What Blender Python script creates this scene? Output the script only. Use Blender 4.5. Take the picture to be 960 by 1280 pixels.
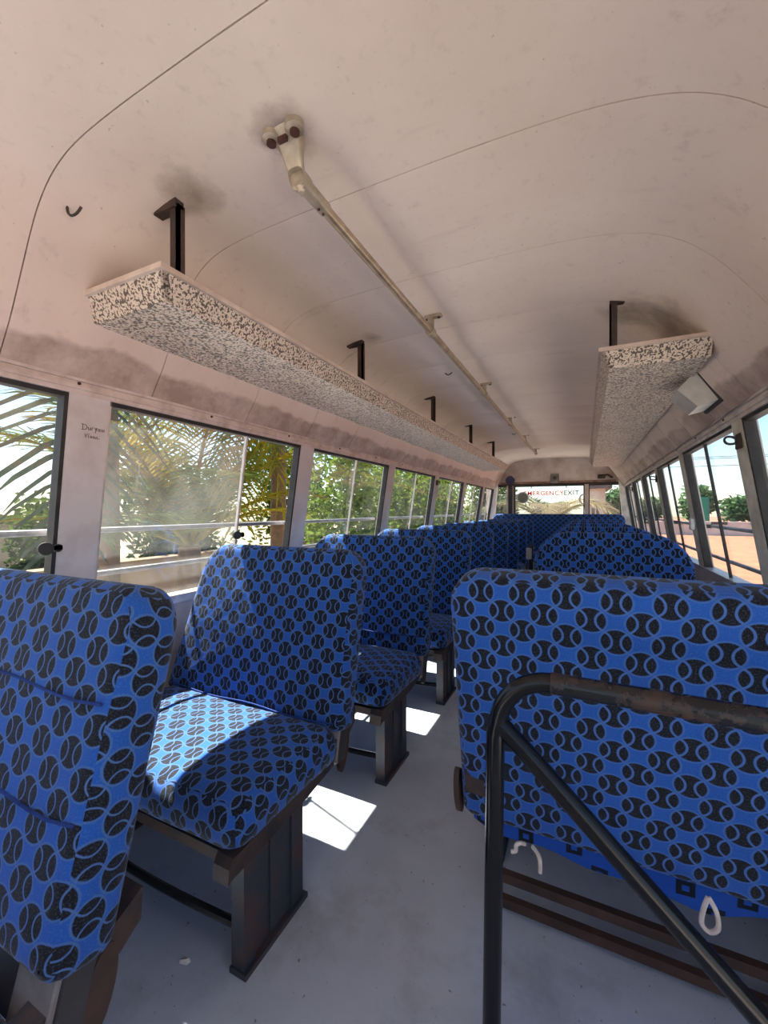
import bpy, math, random
from math import sin, cos, pi, sqrt, radians
from mathutils import Vector, Matrix, noise

random.seed(7)
scene = bpy.context.scene
for o in list(bpy.data.objects):
    bpy.data.objects.remove(o, do_unlink=True)
COL = scene.collection

# ---------------------------------------------------------------- camera
YAW = math.atan(251.0 / 520.0)
cam_data = bpy.data.cameras.new('camera')
cam_data.sensor_fit = 'HORIZONTAL'
cam_data.sensor_width = 36.0
cam_data.lens = 520.0 / 960.0 * 36.0
cam_data.clip_start = 0.02
cam_data.clip_end = 500
cam = bpy.data.objects.new('camera', cam_data)
cam.location = (0, 0, 1.12)
cam.rotation_euler = (pi / 2 - 0.0048, 0, YAW)
COL.objects.link(cam)
scene.camera = cam

# ---------------------------------------------------------------- sky, sun, exposure
world = bpy.data.worlds.new('sky')
scene.world = world
world.use_nodes = True
wn = world.node_tree.nodes
wl = world.node_tree.links
wn.clear()
sky = wn.new('ShaderNodeTexSky')
sky.sky_type = 'NISHITA'
sky.sun_disc = False
sky.sun_elevation = radians(61)
sky.sun_rotation = radians(-90)
sky.air_density = 1.0
sky.dust_density = 0.4
sky.ozone_density = 2.0
bg = wn.new('ShaderNodeBackground')
bg.inputs['Strength'].default_value = 0.14
wo = wn.new('ShaderNodeOutputWorld')
wl.new(sky.outputs[0], bg.inputs[0])
wl.new(bg.outputs[0], wo.inputs[0])

sun_data = bpy.data.lights.new('sun', 'SUN')
sun_data.energy = 11.8
sun_data.angle = radians(0.6)
sun_data.color = (1.0, 0.95, 0.87)
sun = bpy.data.objects.new('sun', sun_data)
sun.rotation_euler = Vector((0.475, -0.17, -0.88)).to_track_quat('-Z', 'Y').to_euler()
sun.location = (-10, 3, 20)
COL.objects.link(sun)

vs = scene.view_settings
vs.view_transform = 'Standard'
vs.look = 'None'
vs.gamma = 1.0
vs.use_curve_mapping = False
vs.exposure = 0.95


# ================================================================ helpers
class MB:
    """collects geometry of ONE mesh"""
    def __init__(self):
        self.v = []
        self.f = []

    def add(self, vs_, fs_):
        b = len(self.v)
        self.v += [tuple(p) for p in vs_]
        self.f += [tuple(i + b for i in f) for f in fs_]

    def box(self, x0, x1, y0, y1, z0, z1, bev=0.0):
        if bev <= 0:
            self.add([(x0, y0, z0), (x1, y0, z0), (x1, y1, z0), (x0, y1, z0),
                      (x0, y0, z1), (x1, y0, z1), (x1, y1, z1), (x0, y1, z1)],
                     [(0, 3, 2, 1), (4, 5, 6, 7), (0, 1, 5, 4), (1, 2, 6, 5), (2, 3, 7, 6), (3, 0, 4, 7)])
        else:
            b = bev
            rings = [(z0, b), (z0 + b, 0), (z1 - b, 0), (z1, b)]
            vs_, fs_ = [], []
            for z, i in rings:
                c = b * 0.6
                X0, X1, Y0, Y1 = x0 + i, x1 - i, y0 + i, y1 - i
                vs_ += [(X0 + c, Y0, z), (X1 - c, Y0, z), (X1, Y0 + c, z), (X1, Y1 - c, z),
                        (X1 - c, Y1, z), (X0 + c, Y1, z), (X0, Y1 - c, z), (X0, Y0 + c, z)]
            for r in range(3):
                for k in range(8):
                    a, d = r * 8 + k, r * 8 + (k + 1) % 8
                    fs_.append((a, d, d + 8, a + 8))
            fs_.append(tuple(range(7, -1, -1)))
            fs_.append(tuple(range(24, 32)))
            self.add(vs_, fs_)
        return self

    def tube(self, pts, r, n=10, closed_ends=True):
        pts = [Vector(p) for p in pts]
        m = len(pts)
        rs = r if isinstance(r, (list, tuple)) else [r] * m
        t0 = (pts[1] - pts[0]).normalized()
        up = Vector((0, 0, 1)) if abs(t0.z) < 0.9 else Vector((1, 0, 0))
        nrm = (up - t0 * up.dot(t0)).normalized()
        vs_, fs_ = [], []
        for i in range(m):
            if i == 0:
                t = t0
            elif i == m - 1:
                t = (pts[i] - pts[i - 1]).normalized()
            else:
                t = ((pts[i] - pts[i - 1]).normalized() + (pts[i + 1] - pts[i]).normalized()).normalized()
            nrm = (nrm - t * nrm.dot(t)).normalized()
            bi = t.cross(nrm)
            for k in range(n):
                a = 2 * pi * k / n
                vs_.append(pts[i] + (nrm * cos(a) + bi * sin(a)) * rs[i])
        for i in range(m - 1):
            for k in range(n):
                a, d = i * n + k, i * n + (k + 1) % n
                fs_.append((a, d, d + n, a + n))
        if closed_ends:
            fs_.append(tuple(range(n - 1, -1, -1)))
            fs_.append(tuple(range((m - 1) * n, m * n)))
        self.add(vs_, fs_)
        return self

    def prism(self, poly, axis, a0, a1):
        """poly: list of 2-D points in the plane normal to axis ('x': (y,z), 'y': (x,z), 'z': (x,y))"""
        def P(p, a):
            return {'x': (a, p[0], p[1]), 'y': (p[0], a, p[1]), 'z': (p[0], p[1], a)}[axis]
        n = len(poly)
        vs_ = [P(p, a0) for p in poly] + [P(p, a1) for p in poly]
        fs_ = [tuple(range(n - 1, -1, -1)), tuple(range(n, 2 * n))]
        for k in range(n):
            d = (k + 1) % n
            fs_.append((k, d, d + n, k + n))
        self.add(vs_, fs_)
        return self

    def hexa(self, p):
        """8 points: bottom 4 ccw, top 4 ccw"""
        self.add(p, [(0, 3, 2, 1), (4, 5, 6, 7), (0, 1, 5, 4), (1, 2, 6, 5), (2, 3, 7, 6), (3, 0, 4, 7)])
        return self

    def loft(self, rings, cap=True):
        n = len(rings[0])
        vs_ = [p for r in rings for p in r]
        fs_ = []
        for i in range(len(rings) - 1):
            for k in range(n):
                a, d = i * n + k, i * n + (k + 1) % n
                fs_.append((a, d, d + n, a + n))
        if cap:
            fs_.append(tuple(range(n - 1, -1, -1)))
            fs_.append(tuple(range((len(rings) - 1) * n, len(rings) * n)))
        self.add(vs_, fs_)
        return self

    def build(self, name, mat, parent=None, smooth=35, uvbox=False):
        me = mesh_from(self, name, mat, smooth, uvbox)
        return link(name, me, parent)


def mesh_from(mb, name, mat, smooth=35, uvbox=False):
    me = bpy.data.meshes.new(name)
    me.from_pydata(mb.v, [], mb.f)
    import bmesh
    bm = bmesh.new()
    bm.from_mesh(me)
    bmesh.ops.recalc_face_normals(bm, faces=bm.faces)
    bm.to_mesh(me)
    bm.free()
    if mat:
        me.materials.append(M[mat])
    if smooth:
        me.polygons.foreach_set('use_smooth', [True] * len(me.polygons))
        me.set_sharp_from_angle(angle=radians(smooth))
    if uvbox:
        uv = me.uv_layers.new(name='UVMap')
        for p in me.polygons:
            n = p.normal
            ax, ay, az = abs(n.x), abs(n.y), abs(n.z)
            for li in p.loop_indices:
                c = me.vertices[me.loops[li].vertex_index].co
                if ay >= ax and ay >= az * 0.8:
                    u = (c.x, c.z)
                elif az >= ax:
                    u = (c.x, c.y)
                else:
                    u = (c.z, c.y + 0.03)
                uv.data[li].uv = u
    me.update()
    return me


def link(name, me, parent=None):
    o = bpy.data.objects.new(name, me)
    COL.objects.link(o)
    if parent is not None:
        o.parent = parent
    return o


def tag(o, label=None, cat=None, group=None, kind=None):
    if label: o['label'] = label
    if cat: o['category'] = cat
    if group: o['group'] = group
    if kind: o['kind'] = kind
    return o


def empty(name, loc=(0, 0, 0), rz=0, label=None, cat=None, group=None, kind=None):
    o = bpy.data.objects.new(name, None)
    o.empty_display_size = 0.1
    o.location = loc
    o.rotation_euler = (0, 0, rz)
    COL.objects.link(o)
    return tag(o, label, cat, group, kind)


def copy_tree(o, parent=None):
    c = o.copy()
    COL.objects.link(c)
    c.parent = parent
    for ch in [x for x in bpy.data.objects if x.parent == o]:
        copy_tree(ch, c)
    return c


def bez(p0, p1, p2, p3, n):
    p0, p1, p2, p3 = map(Vector, (p0, p1, p2, p3))
    out = []
    for i in range(n + 1):
        t = i / n
        s = 1 - t
        out.append(p0 * s ** 3 + p1 * 3 * s * s * t + p2 * 3 * s * t * t + p3 * t ** 3)
    return out


# ================================================================ materials
M = {}


class NT:
    def __init__(self, name):
        m = bpy.data.materials.new(name)
        m.use_nodes = True
        M[name] = m
        self.m = m
        self.t = m.node_tree
        self.t.nodes.clear()
        self.out = self.t.nodes.new('ShaderNodeOutputMaterial')

    def n(self, typ, **kw):
        nd = self.t.nodes.new(typ)
        for k, v in kw.items():
            setattr(nd, k, v)
        return nd

    def set(self, sock, v):
        if isinstance(v, bpy.types.NodeSocket):
            self.t.links.new(v, sock)
        else:
            if isinstance(v, (tuple, list)) and len(v) == 3 and sock.type == 'RGBA':
                v = (*v, 1)
            sock.default_value = v

    def math(self, op, a, b=0.0, c=0.0, clamp=False):
        nd = self.n('ShaderNodeMath', operation=op, use_clamp=clamp)
        self.set(nd.inputs[0], a)
        self.set(nd.inputs[1], b)
        if len(nd.inputs) > 2: self.set(nd.inputs[2], c)
        return nd.outputs[0]

    def mix(self, f, a, b, blend='MIX'):
        nd = self.n('ShaderNodeMix', data_type='RGBA', blend_type=blend)
        self.set(nd.inputs[0], f)
        self.set(nd.inputs[6], a)
        self.set(nd.inputs[7], b)
        return nd.outputs[2]

    def noise(self, scale, detail=4, rough=0.6, vec=None, dist=0.0):
        nd = self.n('ShaderNodeTexNoise')
        nd.inputs['Scale'].default_value = scale
        nd.inputs['Detail'].default_value = detail
        nd.inputs['Roughness'].default_value = rough
        nd.inputs['Distortion'].default_value = dist
        self.set(nd.inputs['Vector'], vec if vec is not None else self.coord())
        return nd.outputs[0]

    def coord(self, kind='Object'):
        if not hasattr(self, '_tc'):
            self._tc = self.n('ShaderNodeTexCoord')
        return self._tc.outputs[kind]

    def mapping(self, vec, scale=(1, 1, 1), loc=(0, 0, 0), rot=(0, 0, 0)):
        nd = self.n('ShaderNodeMapping')
        self.set(nd.inputs['Vector'], vec)
        nd.inputs['Scale'].default_value = scale
        nd.inputs['Location'].default_value = loc
        nd.inputs['Rotation'].default_value = rot
        return nd.outputs[0]

    def ramp(self, f, a, b, interp='LINEAR'):
        nd = self.n('ShaderNodeMapRange', clamp=True)
        nd.interpolation_type = interp
        self.set(nd.inputs[0], f)
        nd.inputs[1].default_value = a
        nd.inputs[2].default_value = b
        return nd.outputs[0]

    def bump(self, h, strength=0.3, dist=0.01):
        nd = self.n('ShaderNodeBump')
        nd.inputs['Strength'].default_value = strength
        nd.inputs['Distance'].default_value = dist
        self.set(nd.inputs['Height'], h)
        return nd.outputs[0]

    def principled(self, col, rough=0.5, metal=0.0, normal=None, spec=None, sheen=None):
        nd = self.n('ShaderNodeBsdfPrincipled')
        self.set(nd.inputs['Base Color'], col)
        self.set(nd.inputs['Roughness'], rough)
        self.set(nd.inputs['Metallic'], metal)
        if spec is not None: self.set(nd.inputs['Specular IOR Level'], spec)
        if sheen is not None: self.set(nd.inputs['Sheen Weight'], sheen)
        if normal is not None: self.set(nd.inputs['Normal'], normal)
        self.t.links.new(nd.outputs[0], self.out.inputs[0])
        return nd


def sRGB(r, g, b):
    f = lambda c: c / 12.92 if c <= 0.04045 else ((c + 0.055) / 1.055) ** 2.4
    return (f(r), f(g), f(b))


def simple(name, c1, c2, scale=8, rough=0.5, metal=0.0, bump=0.1, bscale=None, lo=0.35, hi=0.7, spec=None, detail=5):
    k = NT(name)
    f = k.ramp(k.noise(scale, detail), lo, hi)
    h = k.noise(bscale or scale * 4, 4)
    k.principled(k.mix(f, c1, c2), rough, metal, k.bump(h, bump, 0.004), spec)
    return k


# ceiling and upper wall lining: pinkish cream laminate with grime near the window rail and soot
k = NT('lining')
geo = k.n('ShaderNodeNewGeometry')
pos = geo.outputs['Position']
sep = k.n('ShaderNodeSeparateXYZ')
k.set(sep.inputs[0], pos)
base = k.mix(k.ramp(k.noise(1.6, 5, 0.6, pos), 0.3, 0.75), sRGB(0.915, 0.84, 0.785), sRGB(0.855, 0.77, 0.71))
fine = k.ramp(k.noise(26, 6, 0.7, pos), 0.56, 0.8)
base = k.mix(k.math('MULTIPLY', fine, 0.28), base, sRGB(0.52, 0.42, 0.37))
lowz = k.math('ADD', sep.outputs[2], k.math('MULTIPLY', k.noise(3.2, 4, 0.6, pos), -0.11))
band = k.ramp(lowz, 1.568, 1.552)
stain = k.math('MULTIPLY', band, k.ramp(k.noise(5, 5, 0.7, pos), 0.25, 0.6))
base = k.mix(k.math('MULTIPLY', stain, 0.62), base, sRGB(0.46, 0.33, 0.27))
specks = k.ramp(k.noise(55, 2, 0.5, pos), 0.73, 0.78)
base = k.mix(k.math('MULTIPLY', specks, 0.35), base, sRGB(0.30, 0.22, 0.19))
streak = k.ramp(k.noise(1.0, 4, 0.6, k.mapping(pos, (1.2, 9, 9))), 0.62, 0.8)
base = k.mix(k.math('MULTIPLY', streak, 0.25), base, sRGB(0.47, 0.38, 0.34))
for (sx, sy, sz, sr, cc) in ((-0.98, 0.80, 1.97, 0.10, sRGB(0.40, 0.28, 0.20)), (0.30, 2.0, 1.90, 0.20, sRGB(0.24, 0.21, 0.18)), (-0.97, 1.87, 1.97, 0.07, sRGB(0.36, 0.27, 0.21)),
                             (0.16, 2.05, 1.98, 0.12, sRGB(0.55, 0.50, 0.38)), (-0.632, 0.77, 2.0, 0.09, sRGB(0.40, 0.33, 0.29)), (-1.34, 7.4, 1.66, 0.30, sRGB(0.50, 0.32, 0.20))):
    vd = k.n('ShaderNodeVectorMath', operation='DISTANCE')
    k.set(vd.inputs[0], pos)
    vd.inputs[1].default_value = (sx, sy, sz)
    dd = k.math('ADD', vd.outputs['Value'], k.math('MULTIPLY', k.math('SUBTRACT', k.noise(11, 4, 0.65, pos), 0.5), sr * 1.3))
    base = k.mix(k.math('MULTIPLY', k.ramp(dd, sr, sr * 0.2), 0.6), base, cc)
wave = k.noise(1.3, 2, 0.5, k.mapping(pos, (0.6, 5.0, 0.6)))
k.principled(base, 0.42, 0, k.bump(k.math('ADD', k.math('MULTIPLY', k.noise(40, 3, 0.5, pos), 0.06), wave), 0.25, 0.02))

simple('lining_back', sRGB(0.30, 0.24, 0.21), sRGB(0.24, 0.19, 0.17), 6, 0.8)
simple('pillar_paint', sRGB(0.86, 0.83, 0.82), sRGB(0.74, 0.68, 0.66), 7, 0.5, bump=0.15, lo=0.45, hi=0.85)
simple('pillar_grey', sRGB(0.84, 0.82, 0.78), sRGB(0.62, 0.57, 0.52), 9, 0.5, bump=0.15, lo=0.4, hi=0.8)
simple('wall_paint', sRGB(0.74, 0.72, 0.71), sRGB(0.64, 0.61, 0.59), 5, 0.6)
simple('rear_lining', sRGB(0.80, 0.75, 0.72), sRGB(0.62, 0.52, 0.47), 4, 0.5, lo=0.4, hi=0.8)
simple('brown_stain', sRGB(0.46, 0.34, 0.27), sRGB(0.66, 0.55, 0.48), 12, 0.7)
simple('aluminium', sRGB(0.86, 0.82, 0.80), sRGB(0.66, 0.61, 0.58), 14, 0.35, 0.3, 0.1, lo=0.4, hi=0.8)
simple('rubber', (0.012, 0.012, 0.013), (0.035, 0.032, 0.03), 20, 0.6)
simple('black_paint', (0.006, 0.006, 0.007), (0.012, 0.011, 0.010), 10, 0.2, bump=0.04, spec=0.35)
k = NT('chipped_paint')
f = k.ramp(k.noise(16, 7, 0.72), 0.50, 0.58)
k.principled(k.mix(f, (0.012, 0.012, 0.013), sRGB(0.27, 0.19, 0.15)), k.math('ADD', 0.25, k.math('MULTIPLY', f, 0.4)), 0,
             k.bump(f, 0.4, 0.001))
k = NT('rust_iron')
f = k.ramp(k.noise(9, 7, 0.7), 0.42, 0.62)
k.principled(k.mix(f, sRGB(0.17, 0.17, 0.18), sRGB(0.30, 0.23, 0.20)), 0.6, 0.15, k.bump(k.noise(60, 5), 0.4, 0.003))
k = NT('seat_iron')
f = k.ramp(k.noise(8, 7, 0.7), 0.46, 0.64)
c = k.mix(f, sRGB(0.24, 0.26, 0.30), sRGB(0.36, 0.26, 0.22))
k.principled(c, 0.45, 0.25, k.bump(k.noise(50, 5), 0.3, 0.003))
simple('rust_red', sRGB(0.33, 0.23, 0.19), sRGB(0.20, 0.16, 0.14), 10, 0.7, bump=0.3)
simple('back_panel', sRGB(0.17, 0.17, 0.18), sRGB(0.27, 0.26, 0.26), 9, 0.5, bump=0.1)
simple('grey_plate', sRGB(0.52, 0.50, 0.49), sRGB(0.38, 0.35, 0.33), 12, 0.5)
simple('rod_metal', sRGB(0.74, 0.66, 0.56), sRGB(0.60, 0.51, 0.42), 20, 0.32, 0.55, 0.06)
simple('cast_metal', sRGB(0.72, 0.66, 0.58), sRGB(0.56, 0.50, 0.43), 16, 0.42, 0.35, 0.15)
simple('bracket_iron', sRGB(0.20, 0.17, 0.16), sRGB(0.32, 0.23, 0.19), 18, 0.55, 0.2, 0.3)
simple('rack_trim', sRGB(0.86, 0.78, 0.72), sRGB(0.74, 0.65, 0.59), 14, 0.4)
simple('speaker_white', sRGB(0.78, 0.76, 0.74), sRGB(0.68, 0.65, 0.62), 12, 0.45)
simple('bolt_brown', sRGB(0.30, 0.16, 0.12), sRGB(0.20, 0.10, 0.08), 30, 0.6)
simple('cord_white', sRGB(0.90, 0.86, 0.82), sRGB(0.78, 0.72, 0.68), 40, 0.8)
simple('blue_plastic', sRGB(0.12, 0.15, 0.32), sRGB(0.18, 0.2, 0.35), 20, 0.4)
simple('white_plastic', sRGB(0.85, 0.85, 0.84), sRGB(0.72, 0.72, 0.7), 20, 0.4)
simple('disc_grey', sRGB(0.50, 0.52, 0.50), sRGB(0.44, 0.46, 0.44), 10, 0.5)
simple('red_paint', sRGB(0.85, 0.16, 0.14), sRGB(0.80, 0.22, 0.18), 20, 0.5)
simple('dark_ink', sRGB(0.25, 0.20, 0.24), sRGB(0.30, 0.25, 0.28), 30, 0.7)
simple('hem_blue', sRGB(0.10, 0.24, 0.52), sRGB(0.08, 0.18, 0.42), 40, 0.9)

# rack laminate: cream with dense black speckle
k = NT('rack_laminate')
pos = k.coord('Object')
sp = k.ramp(k.noise(135, 2, 0.5, pos), 0.50, 0.55)
base = k.mix(k.ramp(k.noise(4, 4, 0.6, pos), 0.35, 0.7), sRGB(0.87, 0.80, 0.73), sRGB(0.80, 0.73, 0.66))
base = k.mix(k.math('MULTIPLY', sp, 0.92), base, sRGB(0.25, 0.20, 0.17))
k.principled(base, 0.4, 0, k.bump(k.noise(14, 2, 0.5, k.mapping(pos, (0.4, 2, 1))), 0.2, 0.01))

# floor vinyl
k = NT('floor_vinyl')
pos = k.coord('Object')
base = k.mix(k.ramp(k.noise(2.2, 5, 0.6, pos), 0.35, 0.7), sRGB(0.79, 0.825, 0.865), sRGB(0.71, 0.74, 0.78))
sp = k.ramp(k.noise(130, 2, 0.5, pos), 0.64, 0.70)
base = k.mix(k.math('MULTIPLY', sp, 0.5), base, sRGB(0.74, 0.74, 0.74))
sp2 = k.ramp(k.noise(70, 2, 0.5, pos), 0.70, 0.74)
base = k.mix(k.math('MULTIPLY', sp2, 0.6), base, sRGB(0.22, 0.21, 0.21))
dirt = k.ramp(k.noise(3.5, 6, 0.7, k.mapping(pos, (1, 1, 1), (4, 2, 0))), 0.52, 0.75)
base = k.mix(k.math('MULTIPLY', dirt, 0.45), base, sRGB(0.42, 0.37, 0.33))
k.principled(base, k.math('ADD', 0.24, k.math('MULTIPLY', k.noise(9, 4, 0.6, pos), 0.25)), 0,
             k.bump(k.noise(90, 3, 0.5, pos), 0.12, 0.003))


# seat fabric: staggered dark balls with two pale seams on blue
def ball_fabric(name, S=0.112, blue=sRGB(0.13, 0.36, 0.71), pale=sRGB(0.30, 0.44, 0.68), dark=sRGB(0.075, 0.08, 0.105), hw=0.06):
    k = NT(name)
    uv = k.coord('UV')
    sep = k.n('ShaderNodeSeparateXYZ')
    k.set(sep.inputs[0], uv)
    wob = k.noise(7, 2, 0.5, uv)
    w = k.math('MULTIPLY', k.math('SUBTRACT', wob, 0.5), 0.12)
    u = k.math('ADD', k.math('DIVIDE', sep.outputs[0], S), w)
    v = k.math('ADD', k.math('DIVIDE', sep.outputs[1], S * 0.92), k.math('MULTIPLY', w, 0.6))
    tot_d, tot_p = None, None
    for off in (0.0, 0.5):
        lx = k.math('SUBTRACT', k.math('FRACT', k.math('ADD', u, off)), 0.5)
        ly = k.math('MULTIPLY', k.math('SUBTRACT', k.math('FRACT', k.math('ADD', v, off)), 0.5), 0.92)
        bx = k.math('DIVIDE', k.math('ABSOLUTE', lx), 0.335)
        by = k.math('DIVIDE', ly, 0.305)
        r = k.math('SQRT', k.math('ADD', k.math('MULTIPLY', bx, bx), k.math('MULTIPLY', by, by)))
        inside = k.ramp(r, 0.94, 0.88)
        dx = k.math('SUBTRACT', bx, 1.0)
        ra = k.math('SQRT', k.math('ADD', k.math('MULTIPLY', dx, dx), k.math('MULTIPLY', k.math('MULTIPLY', by, by), 0.92)))
        arc = k.ramp(k.math('ABSOLUTE', k.math('SUBTRACT', ra, 0.74)), hw + 0.02, hw - 0.02)
        near = k.ramp(r, 1.06, 1.02)
        rim = k.math('MULTIPLY', k.ramp(r, 0.88, 0.93), 0.75)
        d = k.math('MULTIPLY', inside, k.math('SUBTRACT', 1.0, arc))
        p = k.math('MULTIPLY', near, k.math('MAXIMUM', arc, rim))
        tot_d = d if tot_d is None else k.math('MAXIMUM', tot_d, d)
        tot_p = p if tot_p is None else k.math('MAXIMUM', tot_p, p)
    base = k.mix(k.ramp(k.noise(5, 4, 0.6), 0.3, 0.7), blue, tuple(c * 0.86 for c in blue))
    base = k.mix(k.math('MULTIPLY', tot_p, 0.85), base, pale)
    base = k.mix(tot_d, base, dark)
    weave = k.noise(320, 2, 0.5, uv)
    base = k.mix(k.math('MULTIPLY', k.ramp(weave, 0.5, 0.75), 0.18), base, sRGB(0.5, 0.58, 0.75))
    wr = k.math('ADD', k.math('MULTIPLY', k.noise(9, 3, 0.5), 1.0), k.math('MULTIPLY', weave, 0.05))
    k.principled(base, 0.85, 0, k.bump(wr, 0.35, 0.02), 0.2, 0.15)


ball_fabric('seat_fabric', 0.086, pale=sRGB(0.31, 0.44, 0.62), hw=0.055)
ball_fabric('seat_fabric_bold', 0.092, hw=0.075)

# second fabric: dark squares with a small pale square inside
k = NT('square_fabric')
uv = k.coord('UV')
sep = k.n('ShaderNodeSeparateXYZ')
k.set(sep.inputs[0], uv)
u = k.math('DIVIDE', sep.outputs[0], 0.115)
v = k.math('DIVIDE', sep.outputs[1], 0.105)
dk = None
for off in (0.0, 0.5):
    ax = k.math('ABSOLUTE', k.math('SUBTRACT', k.math('FRACT', k.math('ADD', u, off)), 0.5))
    ay = k.math('ABSOLUTE', k.math('SUBTRACT', k.math('FRACT', k.math('ADD', v, off)), 0.5))
    mx = k.math('MAXIMUM', ax, k.math('MULTIPLY', ay, 0.95))
    d = k.math('MULTIPLY', k.ramp(mx, 0.17, 0.155), k.ramp(mx, 0.055, 0.07))
    dk = d if dk is None else k.math('MAXIMUM', dk, d)
base = k.mix(dk, sRGB(0.10, 0.31, 0.68), sRGB(0.06, 0.09, 0.14))
k.principled(base, 0.85, 0, k.bump(k.noise(7, 3), 0.3, 0.02), 0.2, 0.15)


def glass(name, dust, lo, hi, tint=(0.97, 0.985, 0.98)):
    k = NT(name)
    tr = k.n('ShaderNodeBsdfTransparent')
    tr.inputs[0].default_value = (*tint, 1)
    gl = k.n('ShaderNodeBsdfGlossy')
    gl.inputs['Roughness'].default_value = 0.03
    df = k.n('ShaderNodeBsdfDiffuse')
    df.inputs[0].default_value = (0.75, 0.74, 0.70, 1)
    tl = k.n('ShaderNodeBsdfTranslucent')
    tl.inputs[0].default_value = (0.75, 0.74, 0.70, 1)
    ds = k.n('ShaderNodeMixShader')
    ds.inputs[0].default_value = 0.5
    k.t.links.new(df.outputs[0], ds.inputs[1])
    k.t.links.new(tl.outputs[0], ds.inputs[2])
    m1 = k.n('ShaderNodeMixShader')
    f = k.ramp(k.noise(3.5, 6, 0.65), lo, hi)
    drips = k.ramp(k.noise(1.0, 3, 0.5, k.mapping(k.coord(), (40, 40, 4))), 0.66, 0.72)
    f = k.math('MAXIMUM', k.math('MULTIPLY', f, dust), k.math('MULTIPLY', drips, dust * 1.2))
    k.set(m1.inputs[0], f)
    k.t.links.new(tr.outputs[0], m1.inputs[1])
    k.t.links.new(ds.outputs[0], m1.inputs[2])
    m2 = k.n('ShaderNodeMixShader')
    m2.inputs[0].default_value = 0.04
    k.t.links.new(m1.outputs[0], m2.inputs[1])
    k.t.links.new(gl.outputs[0], m2.inputs[2])
    k.t.links.new(m2.outputs[0], k.out.inputs[0])


glass('glass_dusty', 0.125, 0.2, 0.8)
glass('glass_clear', 0.045, 0.3, 0.85)

# exterior
simple('sand', sRGB(0.60, 0.38, 0.26), sRGB(0.45, 0.29, 0.20), 1.2, 0.9, bump=0.6, bscale=3, detail=8, lo=0.3, hi=0.7)
simple('yard_soil', sRGB(0.60, 0.52, 0.42), sRGB(0.45, 0.39, 0.30), 1.5, 0.9, bump=0.5)
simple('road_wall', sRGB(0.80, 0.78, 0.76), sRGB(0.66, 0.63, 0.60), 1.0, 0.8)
simple('kerb_black', (0.03, 0.03, 0.03), (0.06, 0.06, 0.06), 3, 0.8)
simple('compound_wall', sRGB(0.56, 0.47, 0.36), sRGB(0.46, 0.38, 0.29), 1.3, 0.9)
simple('house_wall', sRGB(0.80, 0.74, 0.69), sRGB(0.72, 0.66, 0.61), 1.0, 0.9)
simple('house_dark', sRGB(0.38, 0.36, 0.36), sRGB(0.3, 0.28, 0.28), 2.0, 0.8)
simple('thatch', sRGB(0.40, 0.40, 0.38), sRGB(0.55, 0.50, 0.43), 6.0, 0.9)
simple('trunk_brown', sRGB(0.46, 0.36, 0.27), sRGB(0.36, 0.28, 0.21), 9, 0.9, bump=0.6)
simple('net_green', sRGB(0.10, 0.52, 0.42), sRGB(0.12, 0.46, 0.38), 3, 0.8)
simple('wire_dark', (0.05, 0.05, 0.06), (0.08, 0.08, 0.09), 3, 0.6)
simple('bar_steel', sRGB(0.56, 0.56, 0.57), sRGB(0.42, 0.41, 0.41), 20, 0.4, 0.5)


def leaf_mat(name, c1, c2, scale=3, trans=0.35):
    k = NT(name)
    f = k.ramp(k.noise(scale, 3, 0.6), 0.35, 0.65)
    col = k.mix(f, c1, c2)
    df = k.n('ShaderNodeBsdfDiffuse')
    k.set(df.inputs[0], col)
    tl = k.n('ShaderNodeBsdfTranslucent')
    k.set(tl.inputs[0], col)
    m = k.n('ShaderNodeMixShader')
    m.inputs[0].default_value = trans
    k.t.links.new(df.outputs[0], m.inputs[1])
    k.t.links.new(tl.outputs[0], m.inputs[2])
    k.t.links.new(m.outputs[0], k.out.inputs[0])


leaf_mat('red_lettering', sRGB(0.96, 0.10, 0.08), sRGB(0.92, 0.13, 0.10), 20, 0.85)
leaf_mat('frond_green', sRGB(0.30, 0.37, 0.17), sRGB(0.42, 0.46, 0.20))
leaf_mat('frond_yellow', sRGB(0.58, 0.50, 0.13), sRGB(0.44, 0.43, 0.16))
leaf_mat('frond_grey', sRGB(0.22, 0.28, 0.22), sRGB(0.32, 0.36, 0.28))
leaf_mat('frond_dry', sRGB(0.44, 0.39, 0.31), sRGB(0.50, 0.46, 0.38))
leaf_mat('bush_green', sRGB(0.34, 0.45, 0.15), sRGB(0.48, 0.55, 0.22), 1.2)
leaf_mat('bush_dark', sRGB(0.22, 0.31, 0.14), sRGB(0.34, 0.40, 0.18), 1.2)
leaf_mat('far_tree', sRGB(0.28, 0.40, 0.26), sRGB(0.36, 0.46, 0.30), 0.3)

# ================================================================ the shell of the bus
CX = -0.445          # centre line
Y0, Y1 = -1.3, 7.65  # front, rear
ZS, ZR = 0.755, 1.49  # window sill, window head


def xl(z): return -1.452 - (1.53 - z) * 0.15
def xr(z): return 0.562 + (1.53 - z) * 0.16


# floor
mb = MB().box(xl(0.75), xr(0.75), Y0, Y1, -0.06, 0.0)
floor = mb.build('floor', 'floor_vinyl', smooth=0)
tag(floor, 'grey speckled vinyl floor of the bus with worn dirty patches', 'floor', kind='structure')

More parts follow.
